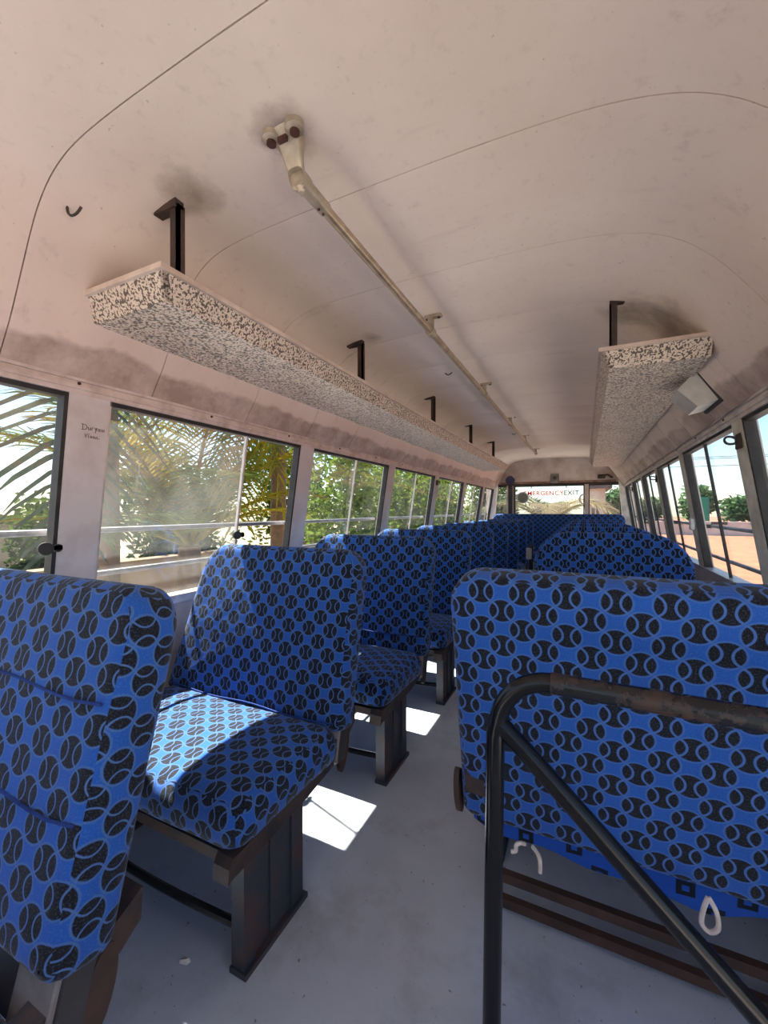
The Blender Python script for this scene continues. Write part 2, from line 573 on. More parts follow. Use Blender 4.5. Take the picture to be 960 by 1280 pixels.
# ceiling: hoop shaped lining panels from rail to rail
half = [(0, 2.004), (0.18, 2.003), (0.36, 1.999), (0.52, 1.992), (0.63, 1.979), (0.70, 1.957), (0.755, 1.922), (0.80, 1.873), (0.835, 1.815),
        (0.868, 1.752), (0.90, 1.69), (0.935, 1.625), (0.968, 1.575), (0.994, 1.535)]
half_r = [(0, 2.004), (0.18, 2.003), (0.34, 1.998), (0.46, 1.989), (0.56, 1.971), (0.64, 1.944), (0.71, 1.902), (0.765, 1.852), (0.81, 1.80),
          (0.85, 1.745), (0.888, 1.69), (0.928, 1.628), (0.966, 1.575), (0.994, 1.535)]
prof = [(CX - a, z) for a, z in reversed(half)] + [(CX + a, z) for a, z in half_r[1:]]


def smooth_profile(p, sub=3):
    out = []
    for i in range(len(p) - 1):
        p0, p1, p2, p3 = (Vector(p[max(i - 1, 0)]), Vector(p[i]), Vector(p[i + 1]), Vector(p[min(i + 2, len(p) - 1)]))
        for q in range(sub):
            t = q / sub
            v = 0.5 * ((2 * p1) + (p2 - p0) * t + (2 * p0 - 5 * p1 + 4 * p2 - p3) * t * t + (3 * p1 - p0 - 3 * p2 + p3) * t ** 3)
            out.append((v.x, v.y))
    return out + [p[-1]]


prof = smooth_profile(prof)


def hoop(y0, y1, off, thick, bulge=0.0, ny=1):
    """shell of the profile between y0 and y1; off moves it outward, bulge sags the middle of the panel"""
    pr = []
    for i, (x, z) in enumerate(prof):
        a = Vector(prof[max(i - 1, 0)])
        b = Vector(prof[min(i + 1, len(prof) - 1)])
        t = (b - a).normalized()
        pr.append((x, z, -t[1], t[0]))
    m = MB()
    n = len(pr)
    ys = [y0 + (y1 - y0) * i / ny for i in range(ny + 1)]
    vs_, fs_ = [], []
    for s, o in ((0, off), (1, off + thick)):
        for i, y in enumerate(ys):
            t = i / ny
            d = o - (bulge * sin(pi * t) if s == 0 else 0)
            for (x, z, nx, nz) in pr:
                vs_.append((x + nx * d, y, z + nz * d))
    L = (ny + 1) * n
    for i in range(ny):
        for j in range(n - 1):
            a = i * n + j
            fs_.append((a, a + 1, a + n + 1, a + n))
            fs_.append((L + a, L + a + n, L + a + n + 1, L + a + 1))
    for j in range(n - 1):
        fs_.append((j, L + j, L + j + 1, j + 1))
        e = ny * n + j
        fs_.append((e, e + 1, L + e + 1, L + e))
    for i in range(ny):
        a = i * n
        fs_.append((a, a + n, L + a + n, L + a))
        e = i * n + n - 1
        fs_.append((e, L + e, L + e + n, e + n))
    m.add(vs_, fs_)
    return m


ceiling = hoop(Y0, Y1 + 0.05, 0.012, 0.05).build('ceiling', 'lining_back', smooth=40)
tag(ceiling, 'curved pinkish cream lined bus ceiling with cross seams between panels', 'ceiling', kind='structure')
seams = [Y0, -0.8, -0.34, 0.11, 0.566, 1.01, 1.48, 1.95, 2.42, 2.89, 3.36, 3.83, 4.30, 4.77, 5.24, 5.71, 6.18, 6.65, 7.12, Y1]
for i in range(len(seams) - 1):
    bul = 0.001 if seams[i] < 1.9 else 0.013
    hoop(seams[i] + 0.0015, seams[i + 1] - 0.0015, 0.0, 0.011, bul, 6).build('ceiling_panel', 'lining', ceiling, smooth=40)


def side(xf, s, nm, doorway):
    """lower wall with its pillars and rails. s=-1 left, 1 right"""
    m = MB()
    segs = [(Y0, Y1)] if not doorway else [(Y0, -0.55), (0.72, Y1)]
    for a, b in segs:
        x0, x1 = xf(ZS), xf(ZS) + s * 0.05
        m.box(min(x0, x1), max(x0, x1), a, b, -0.06, ZS)
    return m.build('wall_' + nm, 'wall_paint', smooth=0)


wall_l = side(xl, -1, 'left', False)
tag(wall_l, 'grey painted lower side panel beneath the left windows', 'wall', kind='structure')
wall_r = side(xr, 1, 'right', True)
tag(wall_r, 'grey painted lower side panel beneath the right windows', 'wall', kind='structure')


def slant_box(xf, s, y0, y1, z0, z1, depth, inset=0.0):
    """box that follows the leaning side, from inside face outward"""
    m = MB()
    def X(z, d): return xf(z) + s * d
    a, b = -inset, depth
    m.hexa([(X(z0, a), y0, z0), (X(z0, a), y1, z0), (X(z0, b), y1, z0), (X(z0, b), y0, z0),
            (X(z1, a), y0, z1), (X(z1, a), y1, z1), (X(z1, b), y1, z1), (X(z1, b), y0, z1)])
    return m


LP = [-1.22, -0.375, 0.81, 1.995, 3.18, 4.365, 5.55, 6.72, 7.59]
RP = [-1.22, -0.6, 0.78, 1.14, 2.2, 3.32, 4.4, 5.46, 6.5, 7.59]
for y in LP:
    w = 0.062
    slant_box(xl, -1, y - w, y + w, ZS, ZR + 0.02, 0.05, 0.004).build('window_pillar', 'pillar_paint', wall_l, smooth=0)
for y in RP:
    w = 0.058
    slant_box(xr, 1, y - w, y + w, ZS, ZR + 0.02, 0.05, 0.004).build('window_pillar', 'pillar_grey', wall_r, smooth=0)
# head rail (ribbed aluminium) and sill
for xf, s, par in ((xl, -1, wall_l), (xr, 1, wall_r)):
    slant_box(xf, s, Y0, Y1, ZR, ZR + 0.055, 0.06, 0.006).build('head_rail', 'aluminium', par, smooth=0)
    slant_box(xf, s, Y0, Y1, ZR + 0.014, ZR + 0.024, 0.0, 0.013).build('rail_rib', 'aluminium', par, smooth=0)
    slant_box(xf, s, Y0, Y1, ZR + 0.038, ZR + 0.047, 0.0, 0.014).build('rail_rib', 'aluminium', par, smooth=0)
    ya = Y0 if s < 0 else 0.72
    slant_box(xf, s, ya, Y1, ZS - 0.03, ZS + 0.004, 0.06, 0.012).build('sill_rail', 'aluminium', par, smooth=0)
    if s > 0:
        slant_box(xf, s, Y0, -0.55, ZS - 0.03, ZS + 0.004, 0.06, 0.012).build('sill_rail', 'aluminium', par, smooth=0)
    # screws on the rail
    for j in range(14):
        y = 0.25 + j * 0.52
        m = MB()
        x = xf(ZR + 0.03) - s * 0.007
        m.tube([(x, y, ZR + 0.031), (x - s * 0.004, y, ZR + 0.031)], 0.005, 8)
        m.build('screw', 'bolt_brown', par)

# windows: two sliding panes each, black rubber on the rear upright
wlabels_l = ['beside the nearest blue seat at the left edge, palm leaflets outside',
             'with one dusty pane pushed open before the coconut palm',
             'third on the left, looking out on green shrubs beyond the palm',
             'fourth on the left side, bright bushes outside',
             'fifth on the left side, under the far half of the rack',
             'sixth on the left side, near the rear corner',
             'last on the left side, next to the rear corner']
wlabels_r = ['narrow, at the right picture edge beside the front pillar',
             'with sand and green trees outside, before the hooked pillar',
             'third on the right side, behind the white speaker',
             'fourth on the right side, towards the rear',
             'fifth on the right side, small and far',
             'last on the right side, next to the rear corner']
wn_ = 0


def window(xf, s, ya, yb, label, split, open_to, dusty, knob, near):
    global wn_
    wn_ += 1
    e = empty('window_%d' % wn_, (0, 0, 0))
    tag(e, 'sliding bus window ' + label, 'window', kind='structure')
    a, b = ya + 0.062, yb - 0.062
    mid = a + (b - a) * split
    gl = 'glass_dusty' if dusty else 'glass_clear'
    slant_box(xf, s, a, mid + 0.02, ZS, ZR, 0.019, -0.014).build('pane', gl, e, smooth=0)
    if not open_to:
        slant_box(xf, s, mid - 0.02, b, ZS, ZR, 0.033, -0.028).build('pane', gl, e, smooth=0)
    # pane edge strip
    slant_box(xf, s, mid + 0.014, mid + 0.024, ZS, ZR, 0.024, -0.010).build('pane_edge', 'aluminium' if near else 'rubber', e, smooth=0)
    slant_box(xf, s, b - 0.012, b + 0.006, ZS, ZR, 0.04, 0.0).build('rubber_seal', 'rubber', e, smooth=0)
    slant_box(xf, s, a - 0.004, a + 0.01, ZS, ZR, 0.04, -0.004).build('frame_strip', 'aluminium', e, smooth=0)
    slant_box(xf, s, a, b, ZR - 0.014, ZR, 0.04, -0.004).build('rubber_seal', 'rubber', e, smooth=0)
    if knob is not None:
        m = MB()
        z = 1.0
        x = xf(z)
        kx = x - s * 0.03
        m.tube([(x + s * 0.008, knob, z), (kx, knob, z)], 0.005, 8)
        m.tube([(kx, knob, z), (kx - s * 0.006, knob, z)], 0.013, 10)
        m.tube([(kx + s * 0.006, knob - 0.03, z), (kx - s * 0.008, knob - 0.034, z)], 0.020, 16)
        m.box(min(kx, kx - s * 0.006), max(kx, kx - s * 0.006), knob - 0.014, knob + 0.012, z - 0.006, z + 0.008)
        m.build('latch_knob', 'rubber', e)
    return e


spl = [0.5, 0.60, 0.5, 0.5, 0.5, 0.5, 0.5]
for i in range(7):
    ya, yb = LP[i + 1], LP[i + 2]
    window(xl, -1, ya, yb, wlabels_l[i], spl[i], i == 1, i == 1, {0: 0.735, 1: 1.52}.get(i), True)
for i in range(6):
    ya, yb = RP[i + 3], RP[i + 4]
    window(xr, 1, ya, yb, wlabels_r[i], 0.52, False, False, None, False)

# rear wall: panel with three openings
RW = [(-1.47, -1.20), (-1.13, 0.0), (0.05, 0.53)]
m = MB()
m.box(-1.62, 0.74, Y1, Y1 + 0.05, -0.06, 0.80)
for (a, b) in ((-1.62, RW[0][0]), (RW[0][1], RW[1][0]), (RW[1][1], RW[2][0]), (RW[2][1], 0.74)):
    m.box(a, b, Y1, Y1 + 0.05, 0.80, 1.55)
rear = m.build('wall_rear', 'rear_lining', smooth=0)
tag(rear, 'stained cream rear end panel with three windows above the back bench', 'wall', kind='structure')
# header following the roof curve
poly = [(x, z + 0.01) for x, z in prof]
MB().prism([(-1.46, 1.555)] + [(x, z) for x, z in poly if z > 1.57] + [(0.57, 1.555)], 'y', Y1 - 0.012, Y1 + 0.05).build('header_panel', 'rear_lining', rear, smooth=0)
MB().box(-1.46, 0.57, Y1 - 0.03, Y1 - 0.011, 1.548, 1.575).build('header_strip', 'bracket_iron', rear, smooth=0)
m = MB()
m.box(-1.36, 0.45, Y1 - 0.02, Y1 - 0.011, 1.576, 1.612)
m.build('stain_strip', 'brown_stain', rear, smooth=0)
MB().box(-1.22, -1.16, Y1 - 0.07, Y1 + 0.0, 0.78, 1.60, 0.01).build('door_post', 'rubber', rear, smooth=0)
MB().box(-1.255, -1.225, Y1 - 0.04, Y1 + 0.0, 0.78, 1.55, 0.006).build('door_post', 'rear_lining', rear, smooth=0)
MB().box(-0.005, 0.055, Y1 - 0.03, Y1 + 0.0, 0.78, 1.56, 0.008).build('door_post', 'rear_lining', rear, smooth=0)
# corner posts, tilted
MB().hexa([(-1.58, Y1 - 0.12, 0.76), (-1.48, Y1 - 0.12, 0.76), (-1.48, Y1, 0.76), (-1.58, Y1, 0.76),
           (-1.47, Y1 - 0.12, 1.6), (-1.40, Y1 - 0.12, 1.6), (-1.40, Y1, 1.6), (-1.47, Y1, 1.6)]).build('corner_post', 'pillar_paint', rear, smooth=0)
MB().hexa([(0.56, Y1 - 0.12, 0.76), (0.68, Y1 - 0.12, 0.76), (0.68, Y1, 0.76), (0.56, Y1, 0.76),
           (0.48, Y1 - 0.12, 1.6), (0.58, Y1 - 0.12, 1.6), (0.58, Y1, 1.6), (0.48, Y1, 1.6)]).build('corner_post', 'pillar_grey', rear, smooth=0)
rl = ['small rear window left of the dark door post', 'wide rear emergency window with red lettering and grey disc', 'rear window right of the handle post']
for i, (a, b) in enumerate(RW):
    wn_ += 1
    e = empty('window_%d' % wn_)
    tag(e, rl[i], 'window', kind='structure')
    MB().box(a, b, Y1 + 0.02, Y1 + 0.026, 0.80, 1.55).build('pane', 'glass_clear', e, smooth=0)
    m = MB()
    for q in ((a, b, 1.525, 1.55), (a, b, 0.80, 0.83)):
        m.box(q[0], q[1], Y1 - 0.004, Y1 + 0.03, q[2], q[3])
    m.box(a, a + 0.022, Y1 - 0.004, Y1 + 0.03, 0.83, 1.525)
    m.box(b - 0.022, b, Y1 - 0.004, Y1 + 0.03, 0.83, 1.525)
    m.build('window_frame', 'rubber', e, smooth=0)
    if i == 1:
        rearwin = e


def text_mesh(name, body, size, mat, loc, parent, rotx=pi / 2):
    cu = bpy.data.curves.new(name, 'FONT')
    cu.body = body
    cu.size = size
    cu.extrude = 0.001
    cu.offset = 0.0015
    cu.space_character = 1.12
    cu.align_x = 'CENTER'
    t = bpy.data.objects.new(name, cu)
    COL.objects.link(t)
    bpy.context.view_layer.update()
    me = bpy.data.meshes.new_from_object(t)
    bpy.data.objects.remove(t, do_unlink=True)
    me.materials.clear()
    me.materials.append(M[mat])
    o = link(name, me, parent)
    o.location = loc
    o.rotation_euler = (rotx, 0, 0)
    return o


text_mesh('lettering', 'EMERGENCY', 0.104, 'red_lettering', (-0.645, Y1 + 0.015, 1.375), rearwin).data
text_mesh('lettering', 'EXIT', 0.104, 'dark_ink', (-0.205, Y1 + 0.015, 1.375), rearwin)
# grey round disc with white rim on the glass
m = MB()
cx, cz = -0.985, 1.335
m.tube([(cx, Y1 + 0.014, cz), (cx, Y1 + 0.004, cz)], 0.088, 28)
d = m.build('disc', 'disc_grey', rearwin)
m = MB()
m.tube([(cx + 0.093 * cos(t * pi / 16), Y1 + 0.008, cz + 0.093 * sin(t * pi / 16)) for t in range(33)], 0.011, 6)
m.build('disc_rim', 'white_plastic', rearwin)
m = MB()
m.tube(bez((-0.01, Y1 - 0.01, 1.38), (-0.10, Y1 - 0.03, 1.38), (-0.10, Y1 - 0.03, 1.22), (-0.01, Y1 - 0.01, 1.22), 12), 0.012, 8)
m.build('handle', 'white_plastic', rearwin)
for x in (-0.84, -0.28):
    MB().box(x - 0.006, x + 0.006, Y1 - 0.02, Y1 + 0.0, 1.49, 1.57).build('hook', 'rubber', rearwin, smooth=0)

# front end (behind the viewer): low dash panel, wind-screen posts, glass
m = MB()
m.box(-1.62, 0.74, Y0 - 0.05, Y0, -0.06, 0.80)
m.box(-1.30, 0.42, Y0 - 0.05, Y0, 1.93, 2.02)
m.box(-1.60, -1.48, Y0 - 0.05, Y0, 0.80, 1.75)
m.box(0.60, 0.72, Y0 - 0.05, Y0, 0.80, 1.75)
fw = m.build('wall_front', 'pillar_paint', smooth=0)
tag(fw, 'painted front end panel around the windscreen, behind the viewer', 'wall', kind='structure')
MB().box(-1.48, 0.60, Y0 - 0.03, Y0 - 0.024, 0.80, 1.93).build('windscreen', 'glass_clear', fw, smooth=0)

# dirt line between upper lining and rail is in the lining material; pencilled writing on the first left pillar
pil_y = 0.81
strokes = [  # (y along, z) in centimetres on the pillar face, handwriting read from inside: y grows to the right
    [(0, 2.0), (0.1, 0)], [(-.5, 2.1), (1.2, 1.9), (1.7, 1.0), (1.1, .1), (-.3, 0)],
    [(2.1, 1.2), (2.2, .3), (2.6, .1), (3.0, 1.2), (3.1, .1)], [(3.5, .2), (3.6, 1.2), (4.1, 1.2)],
    [(4.5, 1.3), (4.8, .5), (5.3, 1.3)], [(5.4, 1.4), (4.8, -.7)],
    [(6.3, 1.1), (5.8, .9), (5.9, .2), (6.3, .3), (6.4, 1.1), (6.5, .1)],
    [(7.2, 1.1), (6.8, .9), (7.2, .5), (6.9, .1)], [(7.6, 1.2), (7.7, .3), (8.1, .2), (8.3, 1.0)],
    [(1.0, -1.4), (1.4, -2.8), (1.9, -1.3)], [(2.4, -1.9), (2.4, -2.9)], [(2.3, -1.5), (2.7, -1.4)],
    [(3.1, -2.9), (3.2, -2.0), (3.6, -2.9), (3.7, -2.1)], [(4.6, -2.1), (4.1, -2.3), (4.3, -2.9), (4.7, -2.2), (4.8, -2.9)],
    [(5.2, -2.9), (5.3, -2.1), (5.7, -2.2), (5.8, -2.9), (6.6, -2.7)]]
m = MB()
for st in strokes:
    pts = []
    for (a, b) in st:
        y = pil_y - 0.018 + a * 0.0082
        z = 1.382 + b * 0.0085
        pts.append((xl(z) + 0.0045, y, z))
    m.tube(pts, 0.0010, 5)
m.build('handwriting', 'dark_ink', wall_l)

# horizontal guard bars outside the windows
for s, X, zs, nm in ((-1, -1.62, (1.045, 0.885), 'left'), (1, 0.735, (1.015, 0.83), 'right')):
    for i, z in enumerate(zs):
        m = MB()
        ya = Y0 if s < 0 else 0.75
        m.tube([(X, ya, z), (X, Y1, z)], 0.011, 8)
        o = m.build('guard_bar', 'bar_steel', wall_l if s < 0 else wall_r)
        for y in (LP[1:] if s < 0 else RP[2:]):
            MB().box(min(X, X - s * 0.06), max(X, X - s * 0.06), y - 0.012, y + 0.012, z - 0.012, z + 0.012).build('bar_clip', 'rubber', o, smooth=0)


# ================================================================ luggage racks
def rack(x_in, x_out, ya, yb, zb, label, brackets, wallx):
    e = empty('luggage_rack', (0, 0, 0))
    tag(e, label, 'luggage rack', 'overhead luggage racks')
    s = 1 if x_out > x_in else -1
    h = 0.062
    def bx(a, b): return (min(a, b), max(a, b))
    a, b = bx(x_in + s * 0.03, x_out)
    # tray with sloped lips
    mb = MB()
    mb.hexa([(a, ya + 0.035, zb), (b, ya + 0.035, zb), (b, yb, zb), (a, yb, zb),
             (a, ya + 0.035, zb + 0.012), (b, ya + 0.035, zb + 0.012), (b, yb, zb + 0.012), (a, yb, zb + 0.012)])
    mb.build('shelf_board', 'rack_laminate', e, smooth=0)
    xi, xo = x_in + s * 0.03, x_in
    mb = MB()
    zq = zb + 0.001
    mb.hexa([(xi, ya + 0.035, zq), (xi + s * .012, ya + 0.035, zq), (xi + s * .012, yb, zq), (xi, yb, zq),
             (xo, ya, zb + h), (xo + s * .012, ya, zb + h), (xo + s * .012, yb, zb + h), (xo, yb, zb + h)])
    mb.build('side_lip', 'rack_laminate', e, smooth=0)
    mb = MB()
    mb.hexa([(xi, ya + 0.035, zq), (x_out, ya + 0.035, zq), (x_out, ya + 0.047, zq), (xi, ya + 0.047, zq),
             (xo, ya, zb + h), (x_out, ya, zb + h), (x_out, ya + 0.012, zb + h), (xo, ya + 0.012, zb + h)])
    mb.build('end_lip', 'rack_laminate', e, smooth=0)
    mb = MB()
    p, q = bx(x_in - s * 0.010, x_in + s * 0.016)
    mb.box(p, q, ya - 0.010, yb, zb + h - 0.002, zb + h + 0.012)
    mb.build('edge_trim', 'rack_trim', e, smooth=0)
    mb = MB()
    p, q = bx(x_in - s * 0.0095, x_out)
    mb.box(p, q, ya - 0.0105, ya + 0.016, zb + h - 0.0015, zb + h + 0.0125)
    mb.build('edge_trim', 'rack_trim', e, smooth=0)
    for y in brackets:
        mb = MB()
        x = x_in + s * 0.046
        w = 0.014
        zt = 1.975
        mb.box(x - w, x + w, y - 0.006, y + 0.006, zb + 0.012, zt)
        p, q = bx(x - s * w, x - s * w + s * 0.006)
        mb.box(p, q, y - 0.006, y + 0.02, zb + 0.012, zt)
        p, q = bx(x - s * w, x + s * 0.075)
        mb.box(p, q, y - 0.012, y + 0.016, zt - 0.012, zt + 0.012)
        mb.build('hanger_bracket', 'bracket_iron', e, smooth=0)
        # wall strap
        mb = MB()
        xo2 = x_out - s * 0.05
        pts = bez((xo2 - s * 0.02, y + 0.03, zb + 0.01), (xo2 - s * 0.03, y + 0.03, zb + 0.09), (xo2 + s * 0.03, y + 0.03, zb + 0.10),
                  (xo2 - s * 0.005, y + 0.03, zb + 0.155), 8)
        rings = []
        for c in pts:
            rings.append([(c.x - 0.004, y + 0.015, c.z), (c.x + 0.004, y + 0.015, c.z), (c.x + 0.004, y + 0.045, c.z), (c.x - 0.004, y + 0.045, c.z)])
        mb.loft(rings)
        mb.build('wall_strap', 'bracket_iron', e, smooth=0)
    return e


rack(-0.99, -1.372, 0.725, 6.1, 1.685, 'long speckled luggage rack hung over the left row of seats', [0.80, 1.87, 3.0, 4.15, 5.3], 0)
rack(0.058, 0.415, 1.86, 6.1, 1.685, 'speckled luggage rack seen end-on over the right row of seats', [1.95, 3.0, 4.15, 5.3], 0)

# ================================================================ grab rail on the ceiling
e = empty('ceiling_grab_rail', (-0.632, 0.8, 1.93))
tag(e, 'long pale metal grab rail screwed along the ceiling above the aisle', 'grab rail')
RX, RZ = 0.0, 0.0


def ceil_z(x):
    a = abs(x - CX)
    for (p, q) in zip(half, half[1:]):
        if p[0] <= a <= q[0]:
            return p[1] + (q[1] - p[1]) * (a - p[0]) / (q[0] - p[0])
    return 1.9


MB().tube([(0, 0.06, 0), (0, 5.58, 0)], 0.0145, 14).build('rod', 'rod_metal', e)
MB().tube([(0, 0.03, 0), (0, 0.145, 0)], 0.0185, 14).build('sleeve', 'cast_metal', e)
for y in (0.115, 0.135):
    MB().tube([(0, y, -0.017), (0, y, -0.0205)], 0.004, 8).build('rivet', 'bolt_brown', e)
zc = ceil_z(-0.632) - 1.93
# cast end bracket: two round ears on the ceiling, a web that narrows to the socket of the rod
mb = MB()
for q in (-1, 1):
    mb.tube([(q * 0.034, -0.03, zc + 0.003), (q * 0.034, -0.03, zc - 0.014), (q * 0.034, -0.03, zc - 0.018)], [0.022, 0.022, 0.017], 18)


def sring(cx_, cy_, cz_, ax, ay, tilt_):
    out = []
    for q in range(16):
        t_ = 2 * pi * q / 16
        c_, s_ = cos(t_), sin(t_)
        u_ = ax * math.copysign(abs(c_) ** 0.6, c_)
        v_ = ay * math.copysign(abs(s_) ** 0.6, s_)
        out.append((cx_ + u_, cy_ + v_ * cos(tilt_), cz_ - v_ * sin(tilt_)))
    return out


mb.loft([sring(0, -0.012, zc + 0.002, 0.036, 0.034, 0.0), sring(0, -0.008, zc - 0.016, 0.034, 0.030, 0.25), sring(0, 0.004, zc - 0.032, 0.026, 0.025, 0.6),
         sring(0, 0.022, -0.004, 0.022, 0.022, 1.0), sring(0, 0.045, 0.0, 0.0205, 0.0205, 1.45), sring(0, 0.06, 0.0, 0.0195, 0.0195, pi / 2)])
endb = mb.build('end_bracket', 'cast_metal', e, smooth=50)
for s in (-1, 1):
    MB().tube([(s * 0.034, -0.03, zc - 0.016), (s * 0.034, -0.03, zc - 0.024)], 0.0115, 14).build('bolt', 'bolt_brown', endb)
MB().box(-0.012, 0.012, -0.035, -0.026, zc - 0.030, zc - 0.018).build('slot', 'bolt_brown', endb, smooth=0)
MB().tube([(0, 0.04, -0.016), (0, 0.04, -0.027)], [0.013, 0.007], 12).build('boss', 'cast_metal', endb)
for y in (1.0, 2.12, 3.25, 4.3, 5.5):
    mb = MB()
    mb.tube([(0, y - 0.018, 0), (0, y + 0.018, 0)], 0.021, 12)
    mb.box(-0.012, 0.012, y - 0.012, y + 0.012, 0.01, zc)
    mb.box(-0.028, 0.05, y - 0.016, y + 0.016, zc - 0.012, zc + 0.002, 0.003)
    br = mb.build('rail_bracket', 'cast_metal', e)
    for sx in (-0.018, 0.038):
        MB().tube([(sx, y, zc - 0.012), (sx, y, zc - 0.017)], 0.007, 8).build('bolt', 'bolt_brown', br)

# small ceiling fittings
for (x, y, lab) in ((-1.215, 0.62, 'tiny bent wire hook on the left ceiling near the rack end'),
                    (-0.80, 2.55, 'small dark hook screwed to the ceiling beside the second rack bracket'),
                    (-0.75, 4.9, 'small dark hook on the ceiling between grab rail and rack')):
    z = ceil_z(x)
    m = MB()
    m.tube(bez((x, y, z + 0.004), (x, y, z - 0.03), (x + 0.03, y + 0.005, z - 0.03), (x + 0.045, y + 0.01, z - 0.004), 8), 0.0035, 6)
    o = m.build('ceiling_hook', 'bracket_iron')
    tag(o, lab, 'hook', 'ceiling hooks')

# speaker on the right wall: wedge box on a dark base
sp = empty('speaker_box', (0.458, 2.27, 1.642))
tag(sp, 'white wedge shaped speaker box on the right wall below the rack', 'speaker')
sp.rotation_euler = (0, radians(-32), 0)
mb = MB()
mb.hexa([(-0.065, -0.095, -0.055), (0.0, -0.115, -0.075), (0.0, 0.115, -0.075), (-0.065, 0.095, -0.055),
         (-0.085, -0.095, 0.05), (0.0, -0.115, 0.075), (0.0, 0.115, 0.075), (-0.085, 0.095, 0.05)])
mb.build('body', 'speaker_white', sp, smooth=0)
MB().box(0.0, 0.014, -0.132, 0.132, -0.092, 0.092, 0.004).build('base_plate', 'rubber', sp, smooth=0)
# hook plates on right pillars
for i, (y, z) in enumerate(((2.19, 1.405), (4.4, 1.40), (6.5, 1.40))):
    m = MB()
    x = xr(z) - 0.004
    m.box(x - 0.010, x, y - 0.028, y + 0.028, z - 0.032, z + 0.032, 0.003)
    m.tube(bez((x - 0.008, y, z - 0.005), (x - 0.06, y + 0.02, z - 0.03), (x - 0.06, y + 0.03, z + 0.05), (x - 0.012, y + 0.015, z + 0.015), 10), 0.005, 6)
    o = m.build('curtain_hook', 'bracket_iron')
    tag(o, ('dark hook plate on the pillar beside the speaker', 'dark hook plate on the middle right pillar', 'dark hook plate on the rearmost right pillar')[i], 'hook', 'pillar hooks')
x = xl(1.42) + 0.004
m = MB().box(x, x + 0.01, 4.335, 4.395, 1.39, 1.45, 0.003)
m.tube(bez((x + 0.008, 4.36, 1.41), (x + 0.05, 4.36, 1.39), (x + 0.05, 4.38, 1.45), (x + 0.012, 4.38, 1.43), 8), 0.005, 6)
tag(m.build('curtain_hook', 'bracket_iron'), 'dark hook plate on a left pillar under the long rack', 'hook', 'pillar hooks')
# white cap on right pillar
m = MB()
x = xr(1.03)
m.box(x - 0.03, x - 0.005, 3.26, 3.31, 0.99, 1.07, 0.008)
tag(m.build('switch_cap', 'white_plastic'), 'small white cap on the right pillar behind the second seat', 'cap')
# rear fittings
m = MB()
m.tube([(-1.19, Y1 - 0.085, 1.64), (-1.19, Y1 - 0.04, 1.64)], 0.075, 18)
m.box(-1.225, -1.155, Y1 - 0.08, Y1 - 0.015, 1.56, 1.72, 0.01)
tag(m.build('door_actuator', 'blue_plastic'), 'dark blue fitting at the top of the rear door post', 'fitting')
o = empty('rear_lamp', (-0.46, Y1 - 0.012, 1.665))
tag(o, 'small grey lamp box in the middle of the rear header', 'lamp')
MB().box(-0.065, 0.065, -0.04, 0, -0.09, 0.07, 0.01).build('housing', 'grey_plate', o, smooth=0)
MB().tube([(0, -0.04, 0.0), (0, -0.052, 0.0)], 0.03, 14).build('lens', 'back_panel', o)
m = MB()
m.box(0.19, 0.30, Y1 - 0.05, Y1 - 0.012, 1.63, 1.70, 0.01)
m.tube([(0.2, Y1 - 0.05, 1.665), (0.33, Y1 - 0.05, 1.69), (0.40, Y1 - 0.04, 1.64)], 0.018, 8)
tag(m.build('rear_latch', 'bracket_iron'), 'dark rusty latch at the right end of the rear header', 'latch')

# ================================================================ seats


def outline(w, h, r_l, r_r, n=9, side_pts=8, top_pts=14, rb=0.03):
    """closed outline in (x,z), base z=0, ccw seen from -y; x from -w/2..w/2"""
    pts = []
    def arc(cx, cz, r, a0, a1):
        for i in range(n + 1):
            a = a0 + (a1 - a0) * i / n
            pts.append((cx + r * cos(a), cz + r * sin(a)))
    x0, x1 = -w / 2, w / 2
    arc(x0 + rb, rb, rb, pi * 1.5, pi)      # bottom left (clockwise later reversed)
    for i in range(1, side_pts):
        pts.append((x0, rb + (h - r_l - rb) * i / side_pts))
    arc(x0 + r_l, h - r_l, r_l, pi, pi / 2)
    for i in range(1, top_pts):
        pts.append((x0 + r_l + (w - r_l - r_r) * i / top_pts, h))
    arc(x1 - r_r, h - r_r, r_r, pi / 2, 0)
    for i in range(1, side_pts):
        pts.append((x1, h - r_r - (h - r_r - rb) * i / side_pts))
    arc(x1 - rb, rb, rb, 0, -pi / 2)
    for i in range(1, top_pts):
        pts.append((x1 - rb - (w - 2 * rb) * i / top_pts, 0))
    return pts


